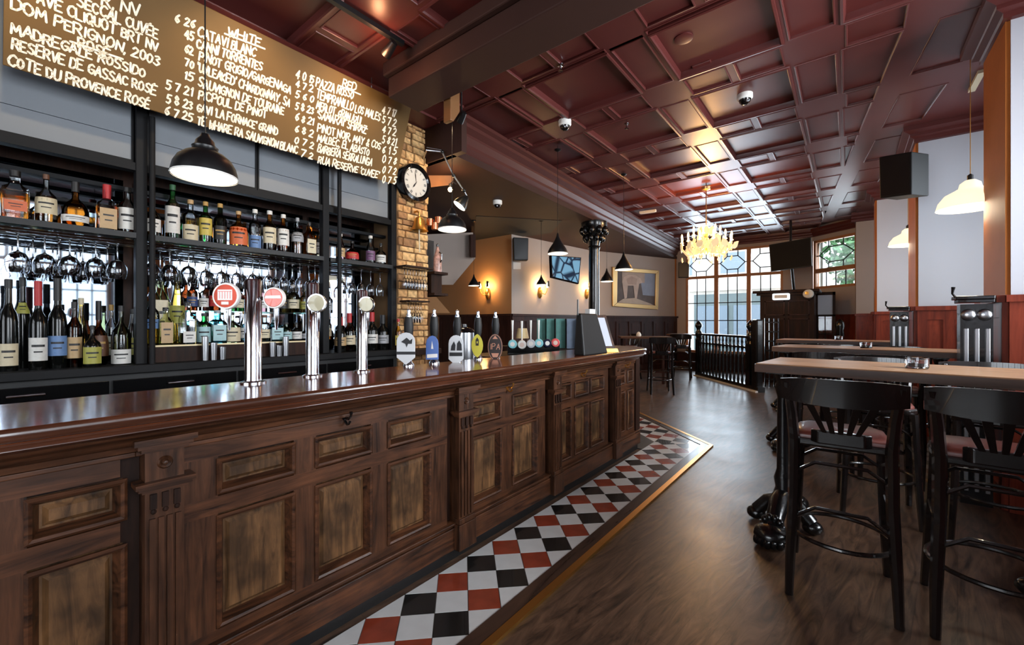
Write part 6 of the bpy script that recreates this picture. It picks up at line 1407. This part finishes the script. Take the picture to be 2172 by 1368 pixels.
paint([(1308, 642), (1320, 634), (1345, 632), (1378, 644), (1386, 648)], (196, 178, 160), 3)
# speakers
def speaker(label, pts, deps, th, mt='black_soft'):
    o, q, n = slab_px('wall_speaker', label, 'speaker', pts, th, mt, deps); MB().extr(q, n*th).build('cabinet', mt, o, bevel=0.01)
    c = sum(q, Vector((0, 0, 0)))/4; MB().extr([c+(p-c)*0.9-n*0.004 for p in q], n*0.004).build('grille', 'black', o)
    MB().tube([tuple(c+n*th), tuple(c+n*(th+0.12))], 0.02, 8).build('bracket', 'black', o); return o
speaker('large black wall speaker high on the second pier', [(1864, 333), (1934, 321), (1934, 412), (1866, 421)], [4.85, 4.55, 4.55, 4.85], 0.28)
speaker('black wall speaker high on the pale wall above a paper notice', [(1089, 503), (1121, 505), (1120, 552), (1090, 552)], [8.95, 9.0, 9.0, 8.95], 0.16)
speaker('small black wall speaker in the corner beside the street window', [(1439, 556), (1462, 557), (1461, 589), (1439, 589)], [12.7, 12.6, 12.6, 12.7], 0.2)
nt_ = MB().extr([tuple(onplane(u, v, A1, nB)+nB*0.006) for u, v in ((1088, 556), (1104, 557), (1104, 571), (1088, 571))], nB*0.004).build('paper_notice', 'white'); tag(nt_, 'white paper notice under the wall speaker', 'notice')

# entrance porch
po = empty('entrance_porch', 'dark panelled entrance porch box below the black television', 'porch', (-1.05, 11.2, 0)); OPo = Vector((-1.05, 11.2, 0))
def pbx(a, b, name, mt, par=po, **k):
    o = MB().box(a, b).build(name, mt, par, **k)
    if par is po: o.location = -OPo
    return o
X0p, X1p = aty(1613, 660, 11.2).x, aty(1727, 660, 11.2).x; ZT = 2.02
pbx((X0p, 11.2, 0), (X1p, 12.5, ZT), 'porch_body', 'dark_wood'); pbx((X0p-0.14, 11.06, ZT), (X1p+0.10, 12.5, ZT+0.06), 'porch_cap', 'dark_wood', bevel=0.01); pbx((X0p-0.07, 11.13, ZT-0.05), (X1p+0.05, 11.2, ZT), 'porch_moulding', 'dark_wood')
for (a, b) in ((0.08, 0.47), (0.53, 0.92)):
    for (z0, z1) in ((0.15, 0.75), (0.85, 1.45), (1.52, 1.85)):
        xa, xb = X0p+(X1p-X0p)*a, X0p+(X1p-X0p)*b
        for (c0_, c1_) in (((xa, 11.185, z0), (xb, 11.2, z0+0.025)), ((xa, 11.185, z1-0.025), (xb, 11.2, z1)), ((xa, 11.185, z0), (xa+0.025, 11.2, z1)), ((xb-0.025, 11.185, z0), (xb, 11.2, z1))): pass
        m_ = MB()
        m_.box((xa, 11.182, z0), (xb, 11.2, z0+0.025)).box((xa, 11.182, z1-0.025), (xb, 11.2, z1)).box((xa, 11.182, z0), (xa+0.025, 11.2, z1)).box((xb-0.025, 11.182, z0), (xb, 11.2, z1)); o = m_.build('panel_moulding', 'dado_dark', po); o.location = -OPo
es = aty(1656, 629, 10.99); ex = empty('exit_sign', 'white lit exit box sign on the porch front', 'sign', es)
MB().box((-0.16, 0.0, -0.07), (0.16, 0.135, 0.07)).build('sign_box', mat('exit_glow', (240, 246, 250), 0.4, emit=(0.9, 0.97, 1.0), estr=1.2), ex, bevel=0.02); MB().box((-0.12, -0.004, -0.035), (0.12, 0.0, 0.035)).build('sign_face', 'white', ex)
bh = aty(1714, 623, 10.95); bk_ = empty('bulkhead_lamp', 'round white bulkhead lamp at the porch corner', 'wall light', bh)
MB().lathe([(0.09, 0.15), (0.10, 0.08), (0.085, 0.02), (0.05, 0.0), (0.001, -0.004)], 18, ax='y').build('lamp_glass', 'enamel', bk_, smooth=True); MB().lathe([(0.03, -0.005), (0.035, -0.03), (0.001, -0.035)], 12, (-0.02, 0, 0.01), 'y').build('lens', 'brass', bk_, smooth=True)
# glazed door beside the porch
DY = 11.9; xa, xb = aty(1729, 700, DY).x, aty(1772, 700, DY).x
dr_ = MB(); dr_.box((xa, DY, 0), (xa+0.05, DY+0.05, 2.05)); dr_.box((xb-0.05, DY, 0), (xb, DY+0.05, 2.05)); dr_.box((xa, DY, 0), (xb, DY+0.05, 0.7)); dr_.box((xa, DY, 1.50), (xb, DY+0.05, 1.54)); dr_.box((xa, DY, 1.98), (xb, DY+0.05, 2.05))
d1 = struct(dr_.build('door_1', 'dark_wood'), 'glazed side door next to the porch')
MB().box((xa+0.05, DY+0.015, 1.54), (xb-0.05, DY+0.03, 1.98)).build('roller_blind', 'cheek', d1)
for k in range(2):
    ya_ = xa+0.05+(xb-xa-0.1)*k/2; yb_ = xa+0.05+(xb-xa-0.1)*(k+1)/2
    for (z0, z1) in ((0.7, 1.1), (1.1, 1.5)): MB().box((ya_+0.005, DY+0.02, z0+0.005), (yb_-0.005, DY+0.026, z1-0.005)).build('pane', 'pane', d1)
    MB().box((ya_-0.008, DY, 0.7), (ya_+0.008, DY+0.04, 1.5)).build('glazing_bar', 'dark_wood', d1)
MB().box((xa+0.05, DY, 1.09), (xb-0.05, DY+0.04, 1.11)).build('glazing_bar', 'dark_wood', d1)

# balustrade round the raised end
R0, R1 = atz(1482, 797, 0), atz(1612, 832, 0); rv = (R1-R0); RL = rv.length; rd = rv.normalized(); rang = math.atan2(rd.y, rd.x)
bal = empty('balustrade', 'black turned balustrade with ball finials before the street window', 'railing', R0, rang)
bal_sill = MB().box((-0.05, -0.07, 0), (RL+0.05, 0.07, 0.10)).build('sill', 'iron', bal); MB().box((-0.05, -0.12, 0.0), (RL+0.05, -0.07, 0.03)).build('nosing', 'white', bal)
MB().box((0, -0.04, 1.04), (RL*0.93, 0.04, 1.09)).build('hand_rail', 'iron', bal, bevel=0.01); MB().box((0, -0.025, 0.83), (RL*0.93, 0.025, 0.87)).build('mid_rail', 'iron', bal)
bmesh_ = MB().lathe([(0.022, 0.10), (0.03, 0.16), (0.018, 0.24), (0.032, 0.42), (0.022, 0.60), (0.03, 0.70), (0.018, 0.76), (0.03, 0.83), (0.03, 0.87), (0.020, 0.90), (0.028, 0.96), (0.02, 1.04)], 10).mesh('baluster', 'iron', 40)
nb_ = 15
for k in range(nb_): link('baluster', bmesh_, bal, (RL*0.93*(k+0.8)/(nb_+0.6), 0, 0))
newel = MB(); newel.box((-0.06, -0.06, 0), (0.06, 0.06, 0.9)); newel.lathe([(0.075, 0.9), (0.085, 0.93), (0.06, 0.98), (0.085, 1.06), (0.075, 1.12), (0.045, 1.17), (0.05, 1.2), (0.085, 1.27), (0.075, 1.33), (0.03, 1.39), (0.001, 1.41)], 16)
nw = newel.mesh('newel_post', 'iron', 40)
for x in (0.0, RL*0.88): link('newel_post', nw, bal, (x, 0, 0))
MB().box((RL*0.93, -0.07, 0), (RL*1.0, 0.07, 1.42)).build('end_post', 'iron', bal, bevel=0.03)
lt0, lt1 = atd(1623, 720, 9.0), atd(1652, 720, 8.9); la = math.atan2((lt1-lt0).y, (lt1-lt0).x); LW = (lt1-lt0).length
lat = empty('lattice_screen', 'black lattice screen at the end of the balustrade', 'screen', (lt0.x, lt0.y, 0), la)
for k in range(4): MB().box((LW*k/3-0.012, -0.015, 0), (LW*k/3+0.012, 0.015, 1.45)).build('lattice_upright', 'iron', lat)
for k in range(7): MB().box((0, -0.012, 0.15+0.2*k), (LW, 0.012, 0.18+0.2*k)).build('lattice_bar', 'iron', lat)
np_ = atd(1782, 700, 8.6); ns = MB().lathe([(0.05, 0), (0.05, 0.9), (0.07, 0.95), (0.05, 1.02), (0.075, 1.1), (0.06, 1.2), (0.08, 1.28), (0.07, 1.36), (0.02, 1.42), (0.001, 1.43)], 16).build('newel_post', 'iron', loc=(np_.x, np_.y, 0), smooth=40); tag(ns, 'black turned post standing before the glazed side door', 'post')

# tables and stools at the far end
def small_table(c, L, W, lab, rz, z=1.06):
    t_ = empty('high_table', lab, 'high table', (c[0], c[1], 0), rz, 'narrow high tables at the far end')
    MB().box((-L/2, -W/2, z-0.04), (L/2, W/2, z)).build('table_top', 'table_edge', t_, bevel=0.004)
    for a in (-1, 1):
        for b in (-1, 1): MB().box((a*(L/2-0.08)-0.025, b*(W/2-0.06)-0.025, 0), (a*(L/2-0.08)+0.025, b*(W/2-0.06)+0.025, z-0.04)).build('leg', 'dado_dark', t_)
    m_ = MB().box((-L/2+0.08, -W/2+0.05, 0.30), (L/2-0.08, -W/2+0.075, 0.34)); m_.build('foot_bar', 'dado_dark', t_); return t_
c1_ = atz(1366, 708, 1.06); c1_ = atd(1366, 708, 9.2)
small_table((c1_.x, c1_.y), 1.05, 0.6, 'dark legged high table beneath the painting', math.radians(30))
c2_ = atd(1455, 715, 11.4); small_table((c2_.x, c2_.y), 0.9, 0.55, 'dark high table in the corner by the street window', 0.1)
for (u, d, rz, lab) in ((1400, 8.2, 0.5, 'dark bar stool in front of the table beneath the painting'), (1330, 10.3, 2.6, 'dark bar stool tucked between the painting wall and the bar end'), (1446, 10.3, 0.2, 'dark bar stool before the corner window table')):
    p = atd(u, 700, d); dup(stool, (p.x, p.y, 0), rz, lab, 'bentwood bar stools')
tlp = Vector((c1_.x-0.12, c1_.y, 1.06)); cnd = MB().lathe([(0.001, 0), (0.05, 0), (0.055, 0.03), (0.035, 0.08), (0.001, 0.10)], 14).build('candle_cup', 'enamel', loc=tlp, smooth=True); tag(cnd, 'white candle cup on the table beneath the painting', 'candle holder')

# ceiling fittings
def dome(u, v, zt, lab, s_=1.0):
    c = atz(u, v-6, zt); o = empty('dome_camera', lab, 'camera', c, group='white dome cameras')
    MB().lathe([(0.075*s_, 0.0), (0.075*s_, -0.05*s_), (0.06*s_, -0.065*s_)], 18).build('housing', 'enamel', o, smooth=40); MB().lathe([(0.058*s_, -0.06*s_), (0.05*s_, -0.09*s_), (0.03*s_, -0.11*s_), (0.001, -0.115*s_)], 16).build('dome_lens', 'black_gloss', o, smooth=True)
    MB().sphere((0.02, -0.03, -0.085*s_), 0.018*s_, 8, 6).build('camera_eye', 'steel', o)
dome(1198, 262, 3.70, 'white dome camera on the dark coffers above the bar'); dome(1580, 205, 3.758, 'white dome camera in the middle of the maroon coffers'); dome(1055, 432, 3.28, 'white dome camera under the low brown ceiling', 1.0)
for (u, v, lab) in ((1189, 137, 'chrome sprinkler head near the ceiling beam'), (1329, 262, 'chrome sprinkler head among the coffers past the first dome camera')):
    c = atz(u, v, 3.70); o = empty('sprinkler', lab, 'sprinkler', c); MB().tube([(0, 0, 0), (0, 0, 0.08)], 0.01, 6).build('pipe', 'chrome', o); MB().lathe([(0.03, 0), (0.03, -0.008), (0.012, -0.012), (0.010, -0.04)], 12).build('sprinkler_cup', 'chrome', o, smooth=40); MB().lathe([(0.001, -0.055), (0.022, -0.055), (0.024, -0.06), (0.001, -0.062)], 12).build('deflector', 'chrome', o, smooth=40)
c = atz(1374, 446, 3.70); em = MB().cbox((0, 0, -0.03), (0.34, 0.07, 0.05)).build('emergency_light', 'enamel', loc=c, rz=0.1, bevel=0.01); tag(em, 'white emergency light bar on the coffered ceiling', 'light'); MB().cbox((0, 0, -0.058), (0.28, 0.045, 0.006)).build('diffuser', 'white', em)
c = atz(1488, 134, 3.755); sdv = MB().cbox((0, 0, -0.01), (0.16, 0.05, 0.02)).build('ceiling_vent', 'ceiling', loc=c, bevel=0.006); tag(sdv, 'small painted vent slot in the large front coffer', 'vent')
c = atz(1450, 80, 3.755); rdv = MB().lathe([(0.075, 0.0), (0.075, -0.012), (0.06, -0.016), (0.001, -0.014)], 20).build('ceiling_hatch', 'ceiling', loc=c, smooth=40); tag(rdv, 'round painted cover in the large front coffer', 'cover')
c = atd(2073, 180, 2.85); c.z = 3.66; cdt = MB().cbox((0, 0, 0), (0.05, 0.42, 0.03)).build('light_conduit', mat('conduit_cream', (190, 178, 152), 0.6), loc=(0.97, 6.0, 3.685)); tag(cdt, 'cream conduit strip on the bay ceiling above the opal pendant', 'conduit')
